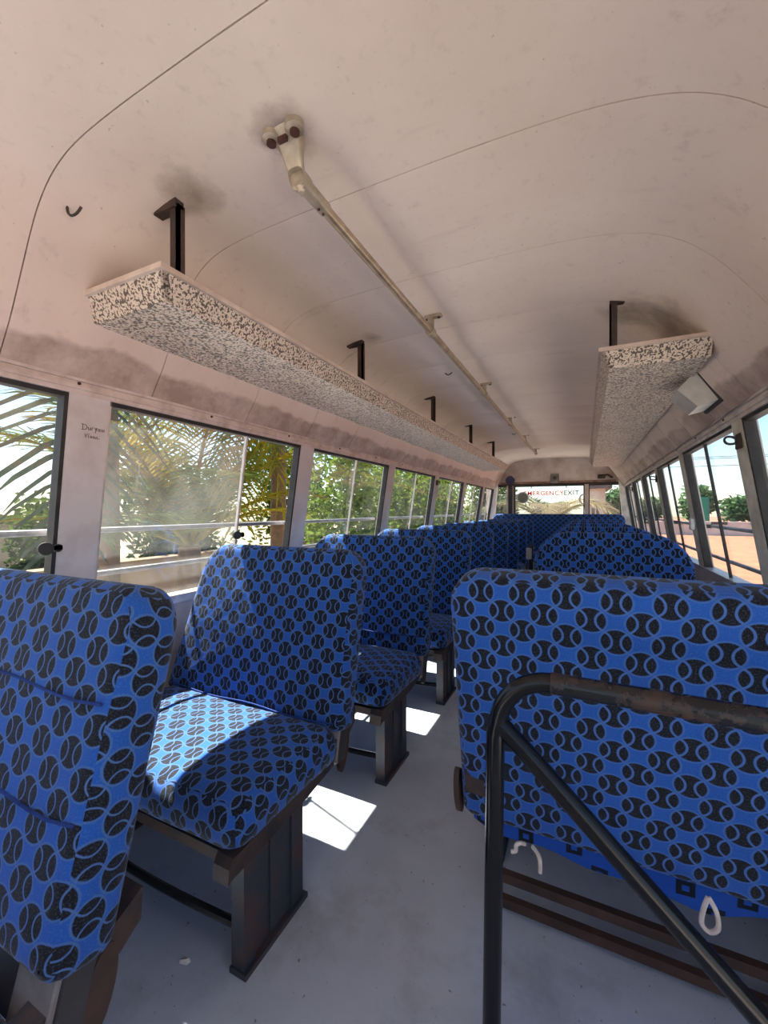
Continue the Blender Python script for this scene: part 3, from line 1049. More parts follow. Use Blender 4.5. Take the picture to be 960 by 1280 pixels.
def slab(ol, thick, re, puff_f, puff_b, seed=0, wob=0.004):
    """rounded upholstered slab: outline in xz, thickness along +y from 0"""
    n = len(ol)
    P = [Vector((a, b)) for a, b in ol]
    N = []
    for i in range(n):
        t = (P[(i + 1) % n] - P[i - 1]).normalized()
        N.append(Vector((t.y, -t.x)))
    c = sum(P, Vector((0, 0))) / n
    if sum((P[i] - c).dot(N[i]) for i in range(n)) < 0:
        N = [-q for q in N]
    zmin = min(p.y for p in P)
    def ring(inset, y, sc=1.0, dy=0.0):
        r = []
        for i in range(n):
            q = P[i] - N[i] * inset
            q = c + (q - c) * sc
            nz = noise.noise(Vector((q.x * 5 + seed * 3.1, y * 5, q.y * 5))) * wob
            r.append((q.x, y + dy + nz, q.y))
        return r
    rings = []
    for sc in (0.04, 0.3, 0.55, 0.75, 0.9):
        rings.append(ring(re, 0, sc, -puff_f * (1 - sc ** 2)))
    K = 5
    for i in range(K + 1):
        a = pi / 2 * i / K
        rings.append(ring(re * (1 - sin(a)), re * (1 - cos(a))))
    for i in range(K + 1):
        a = pi / 2 * i / K
        rings.append(ring(re * (1 - cos(a)), thick - re + re * sin(a)))
    for sc in (0.9, 0.75, 0.55, 0.3, 0.04):
        rings.append(ring(re, thick, sc, puff_b * (1 - sc ** 2)))
    return MB().loft(rings)


def tilt(mb, ang, org):
    """lean a mesh backwards about the x axis through org (y,z)"""
    ca, sa = cos(ang), sin(ang)
    mb.v = [(x, org[0] + (y * ca + z * sa), org[1] + (-y * sa + z * ca)) for x, y, z in mb.v]
    return mb


def cushion_mb(w, d, h, seed):
    """seat cushion: rounded, slightly domed, front edge rolled down"""
    ol = []
    nx, r = 12, 0.05
    def arc(cx, cy, a0, a1, r=r):
        for i in range(7):
            a = a0 + (a1 - a0) * i / 6
            ol.append((cx + r * cos(a), cy + r * sin(a)))
    x0, x1 = -w / 2, w / 2
    arc(x0 + r, r, pi, 1.5 * pi)
    for i in range(1, nx): ol.append((x0 + r + (w - 2 * r) * i / nx, 0))
    arc(x1 - r, r, 1.5 * pi, 2 * pi)
    for i in range(1, 7): ol.append((x1, r + (d - 2 * r) * i / 7))
    arc(x1 - r, d - r, 0, pi / 2)
    for i in range(1, nx): ol.append((x1 - r - (w - 2 * r) * i / nx, d))
    arc(x0 + r, d - r, pi / 2, pi)
    for i in range(1, 7): ol.append((x0, d - r - (d - 2 * r) * i / 7))
    c = Vector((0, d / 2))
    rings = []
    def ring(inset, z, sc=1.0):
        out = []
        for p in ol:
            v = Vector(p) - c
            k = Vector((v.x * (1 - 2 * inset / w), v.y * (1 - 2 * inset / d))) * sc + c
            nz = noise.noise(Vector((k.x * 4 + seed, k.y * 4, z * 4))) * 0.006
            out.append((k.x, k.y, z + nz))
        return out
    rings.append(ring(0.03, 0.0, 0.3))
    rings.append(ring(0.03, 0.0))
    rings.append(ring(0.005, 0.012))
    rings.append(ring(0.0, 0.04))
    rings.append(ring(0.0, h * 0.55))
    rings.append(ring(0.006, h * 0.74))
    rings.append(ring(0.02, h * 0.89))
    rings.append(ring(0.045, h * 0.965))
    rings.append(ring(0.075, h))
    for sc in (0.8, 0.55, 0.3, 0.05):
        rings.append(ring(0.075, h + 0.012 * (1 - sc), sc))
    return MB().loft(rings)


LEAN = radians(12.0)
BACK_ORG = (0.422, 0.40)


def make_seat(w, ais, r_wall, r_aisle, fabric_lower=None, seed=1, back_h=0.60, low=0.40, fabric='seat_fabric', taper=0.0):
    """bus seat facing -y, cushion front at y=0, aisle side at sign ais"""
    root = empty('bus_seat')
    rl_, rr_ = (r_wall, r_aisle) if ais > 0 else (r_aisle, r_wall)
    ol = []
    for (px, pz) in outline(w, back_h, rl_, rr_):
        wf = max(0.0, min(1.0, 0.5 - ais * px / w))
        ol.append((px + ais * taper * wf * pz / back_h, pz))
    mb = slab(ol, 0.112, 0.036, 0.012, 0.006, seed)
    me_back = tilt(mb, LEAN, (BACK_ORG[0], low))
    back = me_back.build('backrest', fabric, root, 60, True)
    # lower black panel behind and below the cover
    mb = MB().box(-w / 2 + 0.02, w / 2 - 0.012, 0.03, 0.09, -0.10, 0.08, 0.012)
    tilt(mb, LEAN, (BACK_ORG[0], low)).build('backrest_panel', 'back_panel', root, 40)
    mb = MB().box(ais * (w / 2 - 0.06) - 0.05, ais * (w / 2 - 0.06) + 0.05, 0.022, 0.032, -0.09, 0.03, 0.004)
    tilt(mb, LEAN, (BACK_ORG[0], low)).build('hinge_cover', 'grey_plate', root, 40)
    # cushion
    mb = cushion_mb(w - 0.02, 0.46, 0.118, seed)
    mb.v = [(x, y, z + 0.315 - 0.02 * (y - 0.2)) for x, y, z in mb.v]
    mb.build('cushion', fabric if not fabric_lower else fabric_lower, root, 60, True)
    xa = ais * (w / 2 - 0.045)
    # side rail, an angle iron curving up at the rear
    mb = MB()
    rings = []
    for (y, z, t) in ((-0.012, 0.288, 0.02), (0.0, 0.30, 0.026), (0.12, 0.303, 0.026), (0.30, 0.315, 0.028), (0.42, 0.335, 0.034), (0.50, 0.375, 0.036), (0.56, 0.41, 0.03)):
        rings.append([(xa - 0.025, y, z - t), (xa + 0.025, y, z - t), (xa + 0.03, y, z + t), (xa - 0.02, y, z + t)])
    mb.loft(rings)
    mb.build('side_rail', 'rust_iron', root, 30)
    mb = MB().box(-ais * (w / 2 - 0.04) - 0.02, -ais * (w / 2 - 0.04) + 0.02, 0.0, 0.50, 0.285, 0.325)
    mb.build('side_rail', 'rust_iron', root, 0)
    MB().box(-w / 2 + 0.04, w / 2 - 0.04, 0.01, 0.04, 0.29, 0.318).build('front_rail', 'rust_iron', root, 0)
    # pedestal leg: ribbed sheet iron
    mb = MB()
    xp = ais * (w / 2 - 0.04)
    mb.box(xp - 0.006, xp + 0.006, 0.05, 0.27, 0.0, 0.29)
    mb.box(xp - 0.028, xp + 0.012, 0.045, 0.085, 0.0, 0.285)
    mb.box(xp - 0.028, xp + 0.012, 0.225, 0.275, 0.0, 0.285)
    mb.box(xp - 0.012, xp + 0.0095, 0.140, 0.175, 0.0, 0.285)
    mb.box(xp - 0.03, xp + 0.022, 0.04, 0.285, 0.0, 0.014)
    mb.build('pedestal_leg', 'seat_iron', root, 0)
    mb = MB()
    xw = -ais * (w / 2 - 0.09)
    mb.box(xw - 0.015, xw + 0.015, 0.05, 0.08, 0.0, 0.30)
    mb.box(xw - 0.015, xw + 0.015, 0.30, 0.33, 0.0, 0.30)
    mb.box(xw - 0.03, xw + 0.03, 0.04, 0.34, 0.0, 0.01)
    mb.build('wall_leg', 'rust_iron', root, 0)
    # stretchers
    mb = MB().tube(bez((xp, 0.06, 0.105), (xp * 0.3, 0.055, 0.085), (xw * 0.3, 0.055, 0.085), (xw, 0.06, 0.105), 10), 0.011, 8)
    mb.build('stretcher', 'black_paint', root)
    mb = MB().tube([(xp, 0.25, 0.20), (xw, 0.31, 0.20)], 0.011, 8)
    mb.build('stretcher', 'rust_iron', root)
    # rusty hinge plate at the aisle end
    mb = MB()
    pl = []
    for i in range(20):
        a = 2 * pi * i / 20
        u, v = 0.026 * cos(a), 0.07 * sin(a)
        pl.append((0.485 + u * cos(0.25) + v * sin(0.25), 0.325 - u * sin(0.25) + v * cos(0.25)))
    xh = ais * (w / 2 - 0.022)
    mb.prism(pl, 'x', xh - 0.006, xh + 0.008)
    mb.build('hinge_plate', 'rust_red', root, 30)
    return root


ORD = ['nearest', 'second', 'third', 'fourth', 'fifth', 'sixth', 'seventh', 'eighth', 'ninth']
proto_l = make_seat(0.83, 1, 0.12, 0.085, seed=1, taper=0.11)
lefts = [proto_l] + [copy_tree(proto_l) for i in range(8)]
for i in range(9):
    s_ = lefts[i]
    s_.location = (-1.118, -0.075 + 0.775 * i, 0)
    if i == 0:
        lab = 'nearest blue seat in the left row, cut off by the picture edge'
    elif i == 1:
        lab = 'second seat of the left row, sunlit cushion and open leg room'
    elif i == 8:
        lab = 'last seat of the left row, just before the rear bench'
    else:
        lab = '%s blue ball-patterned seat of the left row, counted from the front' % ORD[i]
    tag(s_, lab, 'seat', 'seats in the left row')
    if i == 0:
        for c in s_.children:
            if c.name.startswith('cushion'):
                c.location = (0, -0.07, -0.035)
            if c.name.startswith(('backrest', 'hinge_cover')):
                ph = radians(-2.4)
                c.rotation_euler = (ph, 0, 0)
                c.location = (0, 0.55 - (0.55 * cos(ph) - 1.0 * sin(ph)), 1.0 - (0.55 * sin(ph) + 1.0 * cos(ph)))
    # sewn hems on some covers
    seams_ = {0: (0.22, 0.40), 2: (0.095,), 1: (0.03,)}.get(i, ())
    for h_ in seams_:
        mb = MB()
        pts = []
        for q in range(15):
            x = -0.37 + 0.76 * q / 14
            edge = max(0.0, abs(x - 0.01) - 0.33) / 0.06
            pts.append((x, -0.0095 + 0.012 * edge ** 2, h_ + 0.004 * sin(q * 0.9 + i)))
        mb.tube(pts, 0.0030, 6)
        hem = tilt(mb, LEAN, (BACK_ORG[0], 0.40)).build('cover_hem', 'hem_blue', s_)
        if i == 0:
            hem.rotation_euler = (ph, 0, 0)
            hem.location = (0, 0.55 - (0.55 * cos(ph) - 1.0 * sin(ph)), 1.0 - (0.55 * sin(ph) + 1.0 * cos(ph)))

# right row: the first seat turns its back to the viewer
rs = make_seat(0.90, 1, 0.05, 0.075, 'square_fabric', seed=4, back_h=0.685, low=0.313, fabric='seat_fabric_bold')
rs.location = (0.15, 1.635, 0)
rs.rotation_euler = (0, 0, pi)
tag(rs, 'blue seat turned backwards on the right behind the black rail, tie cords hanging', 'seat', 'seats in the right row')
for c in rs.children:
    if c.name.startswith(('backrest_panel', 'hinge_cover')):
        c.location = (0, -0.02, 0.10)
    if c.name.startswith('hinge_plate'):
        c.location = (0.032, 0.03, 0.025)
# rear skirt of square patterned cloth under the back
mb = MB()
W = 0.86
cols, rows = 24, 8
vs_, fs_ = [], []
for L_ in (0, 1):
    for j in range(rows + 1):
        for i in range(cols + 1):
            x = -W / 2 + W * i / cols
            t = j / rows
            sag = 0.035 * sin(pi * i / cols) + 0.012 * sin(i * 0.9)
            z = 0.42 - t * (0.165 + sag)
            y = 0.503 + 0.012 * sin(i * 0.7) * t - 0.03 * t + L_ * 0.006
            vs_.append((x, y, z))
nn = (rows + 1) * (cols + 1)
for j in range(rows):
    for i in range(cols):
        a = j * (cols + 1) + i
        fs_.append((a, a + 1, a + cols + 2, a + cols + 1))
        fs_.append((nn + a, nn + a + cols + 1, nn + a + cols + 2, nn + a + 1))
for i in range(cols):
    a = rows * (cols + 1) + i
    fs_.append((a, a + 1, nn + a + 1, nn + a))
mb.add(vs_, fs_)
mb.build('cushion_skirt', 'square_fabric', rs, 60, True)
# rusty cross bars and a grey bottom board
MB().box(-0.42, 0.40, 0.44, 0.46, 0.09, 0.115).build('cross_bar', 'rust_red', rs, 0)
MB().box(-0.42, 0.40, 0.44, 0.46, 0.02, 0.045).build('cross_bar', 'rust_red', rs, 0)
# white tie cords
for (x, pts) in ((0.28, [(0, 0.55, 0.305), (0.008, 0.56, 0.312), (0.018, 0.562, 0.305), (0.02, 0.562, 0.29), (0.03, 0.562, 0.285)]),
                 (0.262, [(0, 0.55, 0.305), (-0.012, 0.562, 0.302), (-0.018, 0.562, 0.285), (-0.018, 0.562, 0.258)]),
                 (-0.08, [(0, 0.555, 0.325), (-0.012, 0.562, 0.305), (-0.014, 0.564, 0.275), (0, 0.564, 0.262), (0.013, 0.564, 0.275), (0.009, 0.562, 0.305), (0, 0.555, 0.325)])):
    mb = MB()
    sm = []
    for q in range(len(pts) - 1):
        p0, p1, p2, p3 = [Vector(pts[max(0, min(len(pts) - 1, q + w_))]) for w_ in (-1, 0, 1, 2)]
        for t in (0, 0.25, 0.5, 0.75):
            sm.append(0.5 * ((2 * p1) + (p2 - p0) * t + (2 * p0 - 5 * p1 + 4 * p2 - p3) * t * t + (3 * p1 - p0 - 3 * p2 + p3) * t ** 3))
    sm.append(Vector(pts[-1]))
    mb.tube([(x + p[0], p[1] + 0.025, p[2]) for p in sm], 0.0048, 8)
    o = mb.build('tie_cord', 'cord_white', rs)
    o['label'] = 'white cotton tie cord'

proto_r = make_seat(0.81, -1, 0.22, 0.20, seed=6, back_h=0.61, fabric='seat_fabric_bold')
RLAB = ['round-topped seat on the right, showing above the backwards seat',
        'third seat on the right, only its crest showing behind the round-topped seat',
        'fourth seat on the right, mostly hidden behind the one before',
        'fifth seat on the right, mostly hidden near the rear',
        'sixth seat on the right, last before the rear bench']
for i in range(5):
    s_ = proto_r if i == 0 else copy_tree(proto_r)
    s_.location = (0.125, 2.16 + 0.90 * i, 0)
    tag(s_, RLAB[i], 'seat', 'seats in the right row')
    if i == 0:
        first_r = s_
mb = MB()
mb.tube([(-0.40, 0.33, 0.64), (-0.40, 0.33, 0.905), (-0.40, 0.36, 0.92), (-0.40, 0.45, 0.90)], 0.011, 8)
mb.build('grab_handle', 'black_paint', first_r)
mb = MB().box(-0.425, -0.395, 0.315, 0.335, 0.84, 0.905, 0.004)
mb.build('handle_clip', 'grey_plate', first_r)

# rear bench over the whole width
bench = empty('rear_bench', (CX, 6.80, 0))
tag(bench, 'full width blue bench along the rear wall under the back windows', 'bench')
tilt(slab(outline(2.02, 0.68, 0.10, 0.10, top_pts=30), 0.10, 0.035, 0.01, 0.0, 9), radians(5), (0.52, 0.38)).build('backrest', 'seat_fabric', bench, 60, True)
mb = cushion_mb(2.0, 0.54, 0.13, 9)
mb.v = [(x, y, z + 0.31) for x, y, z in mb.v]
mb.build('cushion', 'seat_fabric', bench, 60, True)
for x in (-0.9, -0.35, 0.35, 0.9):
    MB().box(x - 0.02, x + 0.02, 0.06, 0.40, 0, 0.31).build('leg', 'rust_iron', bench, 0)

# ================================================================ black partition rail beside the entrance
pr = empty('partition_rail', (-0.158, 0.856, 0))
tag(pr, 'black tubular partition rail with a slanting brace before the backwards seat', 'rail')
ZT = 0.788
R = 0.0185
pts = [(-0.012, 0, 0.0), (-0.004, 0, ZT - 0.12)]
for i in range(1, 13):
    a = pi / 2 * i / 12
    pts.append((0.10 - 0.10 * cos(a), 0, ZT - 0.11 + 0.11 * sin(a)))
MB().tube(pts, R, 16).build('post', 'black_paint', pr)
MB().tube([pts[-1], (0.40, 0, ZT - 0.002), (0.74, 0, ZT - 0.004)], R * 1.08, 16).build('top_bar', 'chipped_paint', pr)
MB().tube([(0.0, 0, ZT - 0.095), (0.04, 0, ZT - 0.13), (0.44, -0.005, 0.285), (0.70, -0.01, 0.03)], R, 16).build('brace', 'black_paint', pr)
MB().box(-0.045, 0.025, -0.035, 0.035, 0, 0.008).build('base_plate', 'black_paint', pr, 0)

# scrap of paper on the floor
mb = MB()
mb.loft([[(0, 0, 0.001), (0.02, 0.004, 0.001), (0.024, 0.016, 0.001), (0.004, 0.013, 0.001)],
         [(0.002, 0.001, 0.010), (0.018, 0.006, 0.014), (0.020, 0.013, 0.012), (0.006, 0.012, 0.008)]])
o = mb.build('litter_scrap', 'cord_white')
o.location = (-0.90, 0.70, 0)
tag(o, 'crumpled pale scrap lying on the floor before the second left seat', 'litter')

# ================================================================ outside
GZ = -0.85
m = MB()
m.add([(-60, -40, GZ), (-1.9, -40, GZ), (-1.9, 60, GZ), (-60, 60, GZ)], [(0, 1, 2, 3)])
o = m.build('yard_ground', 'yard_soil', smooth=0)
tag(o, 'dry brown yard ground left of the bus beneath the palms', 'ground', kind='structure')
m = MB()
m.add([(-1.9, -60, GZ), (150, -60, GZ), (150, 150, GZ), (-1.9, 150, GZ)], [(0, 1, 2, 3)])
o = m.build('sand_ground', 'sand', smooth=0)
tag(o, 'open orange sandy ground right of the bus', 'ground', kind='structure')


def frond(ctrl, L, mat, parent, n=46, side=Vector((0, 0, 1)), droop=0.35, wid=0.026, rmat='frond_yellow', lr=(1, 1), fwd=0.55):
    """palm frond: rachis along a bezier, leaflets on both sides"""
    pts = bez(*ctrl, 24)
    m = MB()
    m.tube(pts, [0.034 * (1 - i / 25) ** 1.3 + 0.004 for i in range(25)], 6)
    r = m.build('rachis', rmat, parent)
    m = MB()
    vs_, fs_ = [], []
    for i in range(n):
        t = 0.12 + 0.88 * i / (n - 1)
        f = t * 24
        k0 = min(int(f), 23)
        p = pts[k0].lerp(pts[k0 + 1], f - k0)
        tg = (pts[min(k0 + 1, 24)] - pts[max(k0 - 1, 0)]).normalized()
        ref = side
        lat = tg.cross(ref)
        if lat.length < 0.05: lat = tg.cross(Vector((1, 0, 0)))
        lat.normalize()
        up = lat.cross(tg).normalized()
        ll = L * (0.35 + 0.65 * sin(pi * min(t * 0.9 + 0.12, 1.0)) ** 0.7) * random.uniform(0.85, 1.1)
        for s in (-1, 1):
            amp = lr[0] if s < 0 else lr[1]
            if amp <= 0: continue
            d = (lat * s + tg * (fwd + 0.25 * t) + up * random.uniform(0.0, 0.25)).normalized()
            wv = d.cross(up).normalized()
            q0 = p
            l = ll * amp
            g = Vector((0, 0, -1))
            dr = droop * random.uniform(0.7, 1.3)
            q1 = p + d * l * 0.35 + g * l * 0.06 * dr
            q2 = p + d * l * 0.72 + g * l * 0.30 * dr
            q3 = p + d * l * 0.95 + g * l * 0.62 * dr
            b = len(vs_)
            w = wid * random.uniform(0.8, 1.2)
            tw = (wv + up * random.uniform(-0.5, 0.5)).normalized()
            for q, ww in ((q0, 0.35), (q1, 1.0), (q2, 0.8)):
                vs_.append(q + tw * w * ww * 0.5)
                vs_.append(q - tw * w * ww * 0.5)
            vs_.append(q3)
            fs_ += [(b, b + 1, b + 3, b + 2), (b + 2, b + 3, b + 5, b + 4), (b + 4, b + 5, b + 6)]
    m.add(vs_, fs_)
    me = bpy.data.meshes.new('leaflets')
    me.from_pydata([tuple(v) for v in vs_], [], fs_)
    me.materials.append(M[mat])
    link('leaflets', me, parent)
    return r


def palm(base, trunk_h, label, specs, lean=(0, 0), tr=0.14, L=0.75):
    e = empty('palm_tree', base)
    tag(e, label, 'palm tree', 'palms outside the left windows')
    m = MB()
    pts, rr = [], []
    for i in range(13):
        t = i / 12
        pts.append((lean[0] * t * t, lean[1] * t * t, trunk_h * t))
        rr.append(tr * (1.15 - 0.35 * t) * (1.06 if i % 2 else 1.0))
    m.tube(pts, rr, 12)
    m.build('trunk', 'trunk_brown', e)
    top = Vector(pts[-1])
    for (az, el, ln, dr, mat) in specs:
        a = radians(az)
        h = Vector((cos(a), sin(a), 0))
        e_ = radians(el)
        p1 = top + h * ln * 0.35 * cos(e_) + Vector((0, 0, ln * 0.38 * sin(e_)))
        p2 = top + h * ln * 0.75 * cos(e_ * 0.8) + Vector((0, 0, ln * 0.72 * sin(e_) - dr * 0.25))
        p3 = top + h * ln * 1.0 * cos(e_ * 0.6) + Vector((0, 0, ln * 0.85 * sin(e_) - dr))
        frond((top, p1, p2, p3), L * random.uniform(0.85, 1.1), mat, e, n=52)
    return e


random.seed(11)
# palm A behind window two
palm((-4.6, 3.75, GZ), 1.5, 'green coconut palm with many thin leaflets outside the second left window',
     [(az + random.uniform(-8, 8), el, ln, dr, mt) for (az, el, ln, dr, mt) in
      ((-100, 50, 2.6, 0.5, 'frond_green'), (-75, 62, 2.7, 0.5, 'frond_green'), (60, 70, 2.6, 0.3, 'frond_green'),
       (100, 55, 2.5, 0.5, 'frond_green'), (-140, 60, 2.6, 0.6, 'frond_green'), (150, 60, 2.6, 0.6, 'frond_green'),
       (-110, 25, 2.4, 0.7, 'frond_green'), (-60, 30, 2.0, 0.6, 'frond_green'), (85, 30, 2.3, 0.7, 'frond_yellow'),
       (-90, 80, 2.8, 0.2, 'frond_green'), (-20, 75, 2.6, 0.3, 'frond_yellow'), (-125, 75, 2.8, 0.3, 'frond_green'), (-60, 50, 2.5, 0.4, 'frond_yellow'),
       (10, 68, 2.4, 0.3, 'frond_green'), (-100, 68, 2.9, 0.4, 'frond_yellow'), (75, 60, 2.6, 0.5, 'frond_yellow'), (30, 45, 1.9, 0.5, 'frond_yellow'), (-30, 55, 1.9, 0.5, 'frond_green'))], tr=0.16)
# palm B, yellowing, right part of window two
pb = palm((-4.7, 5.6, GZ), 4.6, 'yellowing palm with drooping fronds outside the open half of the second left window',
     [(-95, 20, 2.6, 2.6, 'frond_yellow'), (-70, 15, 2.3, 2.8, 'frond_yellow'), (-120, 35, 2.6, 2.2, 'frond_yellow'),
      (-40, 20, 2.1, 2.4, 'frond_green'), (80, 20, 2.4, 2.4, 'frond_yellow'), (120, 25, 2.4, 2.0, 'frond_green'),
      (180, 25, 2.4, 2.0, 'frond_green'), (-150, 10, 2.4, 2.4, 'frond_green'), (40, 25, 2.2, 2.4, 'frond_green')], tr=0.13, L=0.8)
for dx in (0.0, 0.35):
    frond(((0, 0, 4.6), (0.5, -1.0, 5.0), (1.0 + dx, -2.0, 4.3), (1.15 + dx, -2.05 + dx, 1.9)), 0.75, 'frond_yellow', pb, n=60, droop=1.1, wid=0.03)
# palm C with a frond hanging across window one
pc = palm((-4.0, 2.35, GZ), 4.3, 'grey green palm whose hanging leaflets cross the leftmost window',
          [(180, 30, 2.4, 1.4, 'frond_grey'), (120, 40, 2.4, 1.2, 'frond_grey'), (-150, 40, 2.4, 1.2, 'frond_grey')], tr=0.11)
frond(((0, 0, 4.3), (0.35, -0.28, 4.4), (0.5, -0.42, 3.3), (0.42, -0.55, 1.75)), 1.15, 'frond_grey', pc, n=34, side=Vector((1, 0.15, 0)),
      droop=0.35, wid=0.034, rmat='frond_grey', lr=(1, 1), fwd=0.35)
frond(((0, 0, 4.3), (0.1, -0.9, 4.7), (0.3, -1.6, 4.1), (0.4, -2.0, 3.3)), 0.8, 'frond_grey', pc, n=40, droop=0.5, rmat='frond_grey')


def bush(loc, rx, ry, rz, nleaf, mat, label, name='bush', cat='bush', leaf=0.09, trunk=True, group='shrubs outside the left windows'):
    e = empty(name, loc)
    tag(e, label, cat, group)
    vs_, fs_ = [], []
    blobs = [(Vector((random.uniform(-.55, .55) * rx, random.uniform(-.55, .55) * ry, random.uniform(0.25, 0.85) * rz)), random.uniform(0.3, 0.55)) for _ in range(16)]
    for i in range(nleaf):
        c, r = random.choice(blobs)
        d = Vector((random.gauss(0, 1), random.gauss(0, 1), random.gauss(0, 1))).normalized() * (random.random() ** 0.4) * r
        p = c + Vector((d.x * rx, d.y * ry, d.z * rz * 0.6))
        if p.z < 0: p.z = random.uniform(0, 0.3)
        a = Vector((random.gauss(0, 1), random.gauss(0, 1), random.gauss(0, .6))).normalized()
        b = a.cross(Vector((random.gauss(0, 1), random.gauss(0, 1), random.gauss(0, 1)))).normalized()
        l = leaf * random.uniform(0.6, 1.3)
        q = len(vs_)
        vs_ += [p - a * l, p + b * l * 0.45, p + a * l, p - b * l * 0.45]
        fs_.append((q, q + 1, q + 2, q + 3))
    me = bpy.data.meshes.new('foliage')
    me.from_pydata([tuple(v) for v in vs_], [], fs_)
    me.materials.append(M[mat])
    link('foliage', me, e)
    if trunk:
        m = MB()
        for i in range(5):
            c = blobs[i][0]
            m.tube(bez((random.uniform(-.1, .1), random.uniform(-.1, .1), 0), (0, 0, rz * 0.25), (c.x * 0.5, c.y * 0.5, c.z * 0.6), c, 8), [0.045 - 0.004 * j for j in range(9)], 6)
        m.build('stem', 'trunk_brown', e)
    return e


random.seed(5)
bush((-5.0, 8.7, GZ), 1.4, 1.6, 3.6, 5200, 'bush_green', 'bright green leafy shrub outside the third left window')
bush((-5.0, 11.9, GZ), 1.5, 1.8, 3.9, 5200, 'bush_green', 'bright green leafy shrub outside the fourth left window')
bush((-5.2, 14.8, GZ), 1.6, 2.0, 3.6, 4600, 'bush_dark', 'darker green shrub outside the fifth left window')
bush((-5.4, 19.0, GZ), 1.8, 2.4, 4.0, 4200, 'bush_green', 'light green shrub outside the rearmost left windows')
bush((-8.4, 10.6, GZ), 1.6, 2.4, 4.6, 5200, 'bush_dark', 'tall dark shrub behind the bright one at the third left window')
bush((-8.2, 6.3, GZ), 1.2, 1.5, 3.1, 3800, 'bush_dark', 'dark shrub deep behind the coconut palm')
bush((-8.2, 4.0, GZ), 0.9, 1.0, 2.2, 2600, 'bush_dark', 'dark low shrub left of the coconut palm by the yard wall')
bush((-2.9, 15.0, GZ), 1.0, 1.0, 3.0, 4200, 'bush_dark', 'grey green shrub behind the rear windows')

# yard wall and thatched shed
m = MB()
m.box(-6.9, -6.7, 1.2, 26, GZ, 0.22)
m.box(-6.95, -6.65, 1.2, 26, 0.22, 0.29)
tag(m.build('yard_wall', 'compound_wall', smooth=0), 'low beige plastered yard wall behind the palms', 'wall', 'yard')
sh = empty('shed', (-11.5, 2.6, GZ))
tag(sh, 'thatched shed with sloping roof seen low in the leftmost window', 'shed')
MB().box(-1.6, 1.6, -2.2, 1.6, 0, 1.7).build('wall', 'house_wall', sh, 0)
MB().prism([(-2.9, 3.3), (2.3, 1.5), (2.3, 1.4), (-2.9, 3.2)], 'x', -2.0, 2.0).build('roof', 'thatch', sh, 0)

# unseen pale ground sheet added around the bus, bounces sun onto the ceiling
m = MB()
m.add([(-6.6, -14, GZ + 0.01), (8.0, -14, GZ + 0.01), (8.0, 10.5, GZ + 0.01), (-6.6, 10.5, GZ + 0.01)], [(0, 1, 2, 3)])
o = m.build('bounce_ground', 'road_wall', smooth=0)
tag(o, 'unseen pale ground sheet added under and around the bus to bounce sunlight inside', 'ground', kind='structure')

# right side: kerb wall, tree line, green net, wires
m = MB()
m.box(1.5, 60, 40, 40.4, GZ, 0.22)
kw = m.build('road_parapet', 'road_wall', smooth=0)
tag(kw, 'pale low road parapet with black painted blocks across the sand', 'wall')
for i in range(12):
    MB().box(4 + i * 2.4, 5.0 + i * 2.4, 39.93, 39.99, 0.0, 0.221).build('black_block', 'kerb_black', kw, 0)
random.seed(21)
TL = ['beside the green net screen', 'right of the net screen', 'third from the net screen', 'near the right window edge', 'at the far right edge of the right window']
for i in range(11):
    x = 2.5 + i * 5.2
    bush((x, 66 + random.uniform(-2, 2), GZ), 2.6, 2.4, random.uniform(3.6, 5.2), 1300, 'far_tree',
         'distant round green tree, number %s from the left in the line beyond the sand' % ['one', 'two', 'three', 'four', 'five', 'six', 'seven', 'eight', 'nine', 'ten', 'eleven'][i],
         'distant_tree', 'tree', 0.42, True, 'distant tree line')
net = empty('net_screen', (10.2, 49, GZ))
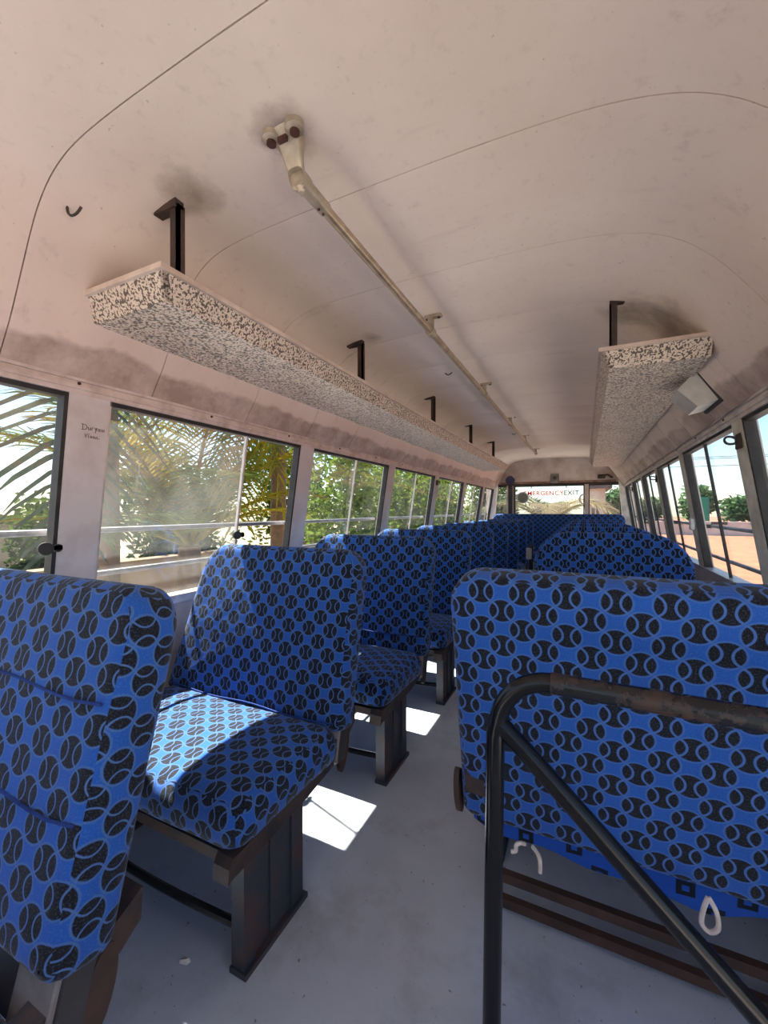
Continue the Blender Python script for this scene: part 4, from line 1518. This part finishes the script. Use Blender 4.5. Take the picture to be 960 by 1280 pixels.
tag(net, 'upright green net screen on posts far across the sand', 'screen')
MB().box(-0.42, 0.42, -0.03, 0.03, 0.9, 3.2).build('net', 'net_green', net, 0)
for x in (-0.42, 0.42):
    MB().tube([(x, 0, 0), (x, 0, 3.3)], 0.05, 8).build('post', 'wire_dark', net)
pw = empty('power_line', (0, 38, GZ))
tag(pw, 'pair of thin overhead power wires crossing the pale sky on the right', 'power line')
for x in (-14, 34):
    m = MB().tube([(x, 0, 0), (x, 0, 7.2)], [0.14, 0.09], 8)
    m.box(x - 0.05, x + 0.05, -0.7, 0.7, 6.3, 6.45)
    m.build('pole', 'wire_dark', pw)
for y, z in ((-0.6, 6.5), (0.6, 6.5), (0.0, 5.9)):
    pts = [(-14 + 48 * t / 16, y, z - 0.7 * sin(pi * t / 16)) for t in range(17)]
    MB().tube(pts, 0.022, 5).build('wire', 'wire_dark', pw)

# behind the bus: pale house, grey palm fronds
hs = empty('house', (0.45, 17.0, GZ))
tag(hs, 'pale house beyond the right rear window', 'house')
MB().box(-0.35, 0.22, 0, 1.5, 0, 2.75).build('wall', 'house_wall', hs, 0)
MB().box(-0.45, 0.42, -0.3, 1.6, 2.75, 2.87).build('roof', 'house_dark', hs, 0)
for x in (-0.1,):
    w_ = MB().box(x - 0.12, x + 0.12, -0.04, 0.0, 1.7, 2.3).build('window', 'house_dark', hs, 0)
    MB().box(x - 0.02, x + 0.02, -0.06, -0.04, 1.7, 2.3).build('mullion', 'house_wall', w_, 0)
random.seed(31)
e = palm((-0.9, 12.6, GZ), 1.5, 'pale dry palm with arching fronds behind the rear window',
         [(0, 50, 2.2, 1.2, 'frond_dry'), (30, 60, 2.2, 1.2, 'frond_dry'), (-30, 50, 2.2, 1.2, 'frond_dry'), (180, 45, 2.4, 1.2, 'frond_dry'),
          (150, 65, 2.2, 1.0, 'frond_grey'), (-150, 50, 2.2, 1.0, 'frond_grey'), (-90, 60, 1.8, 1.0, 'frond_dry'), (90, 55, 2.0, 1.0, 'frond_grey')])
e['group'] = 'palms behind the bus'
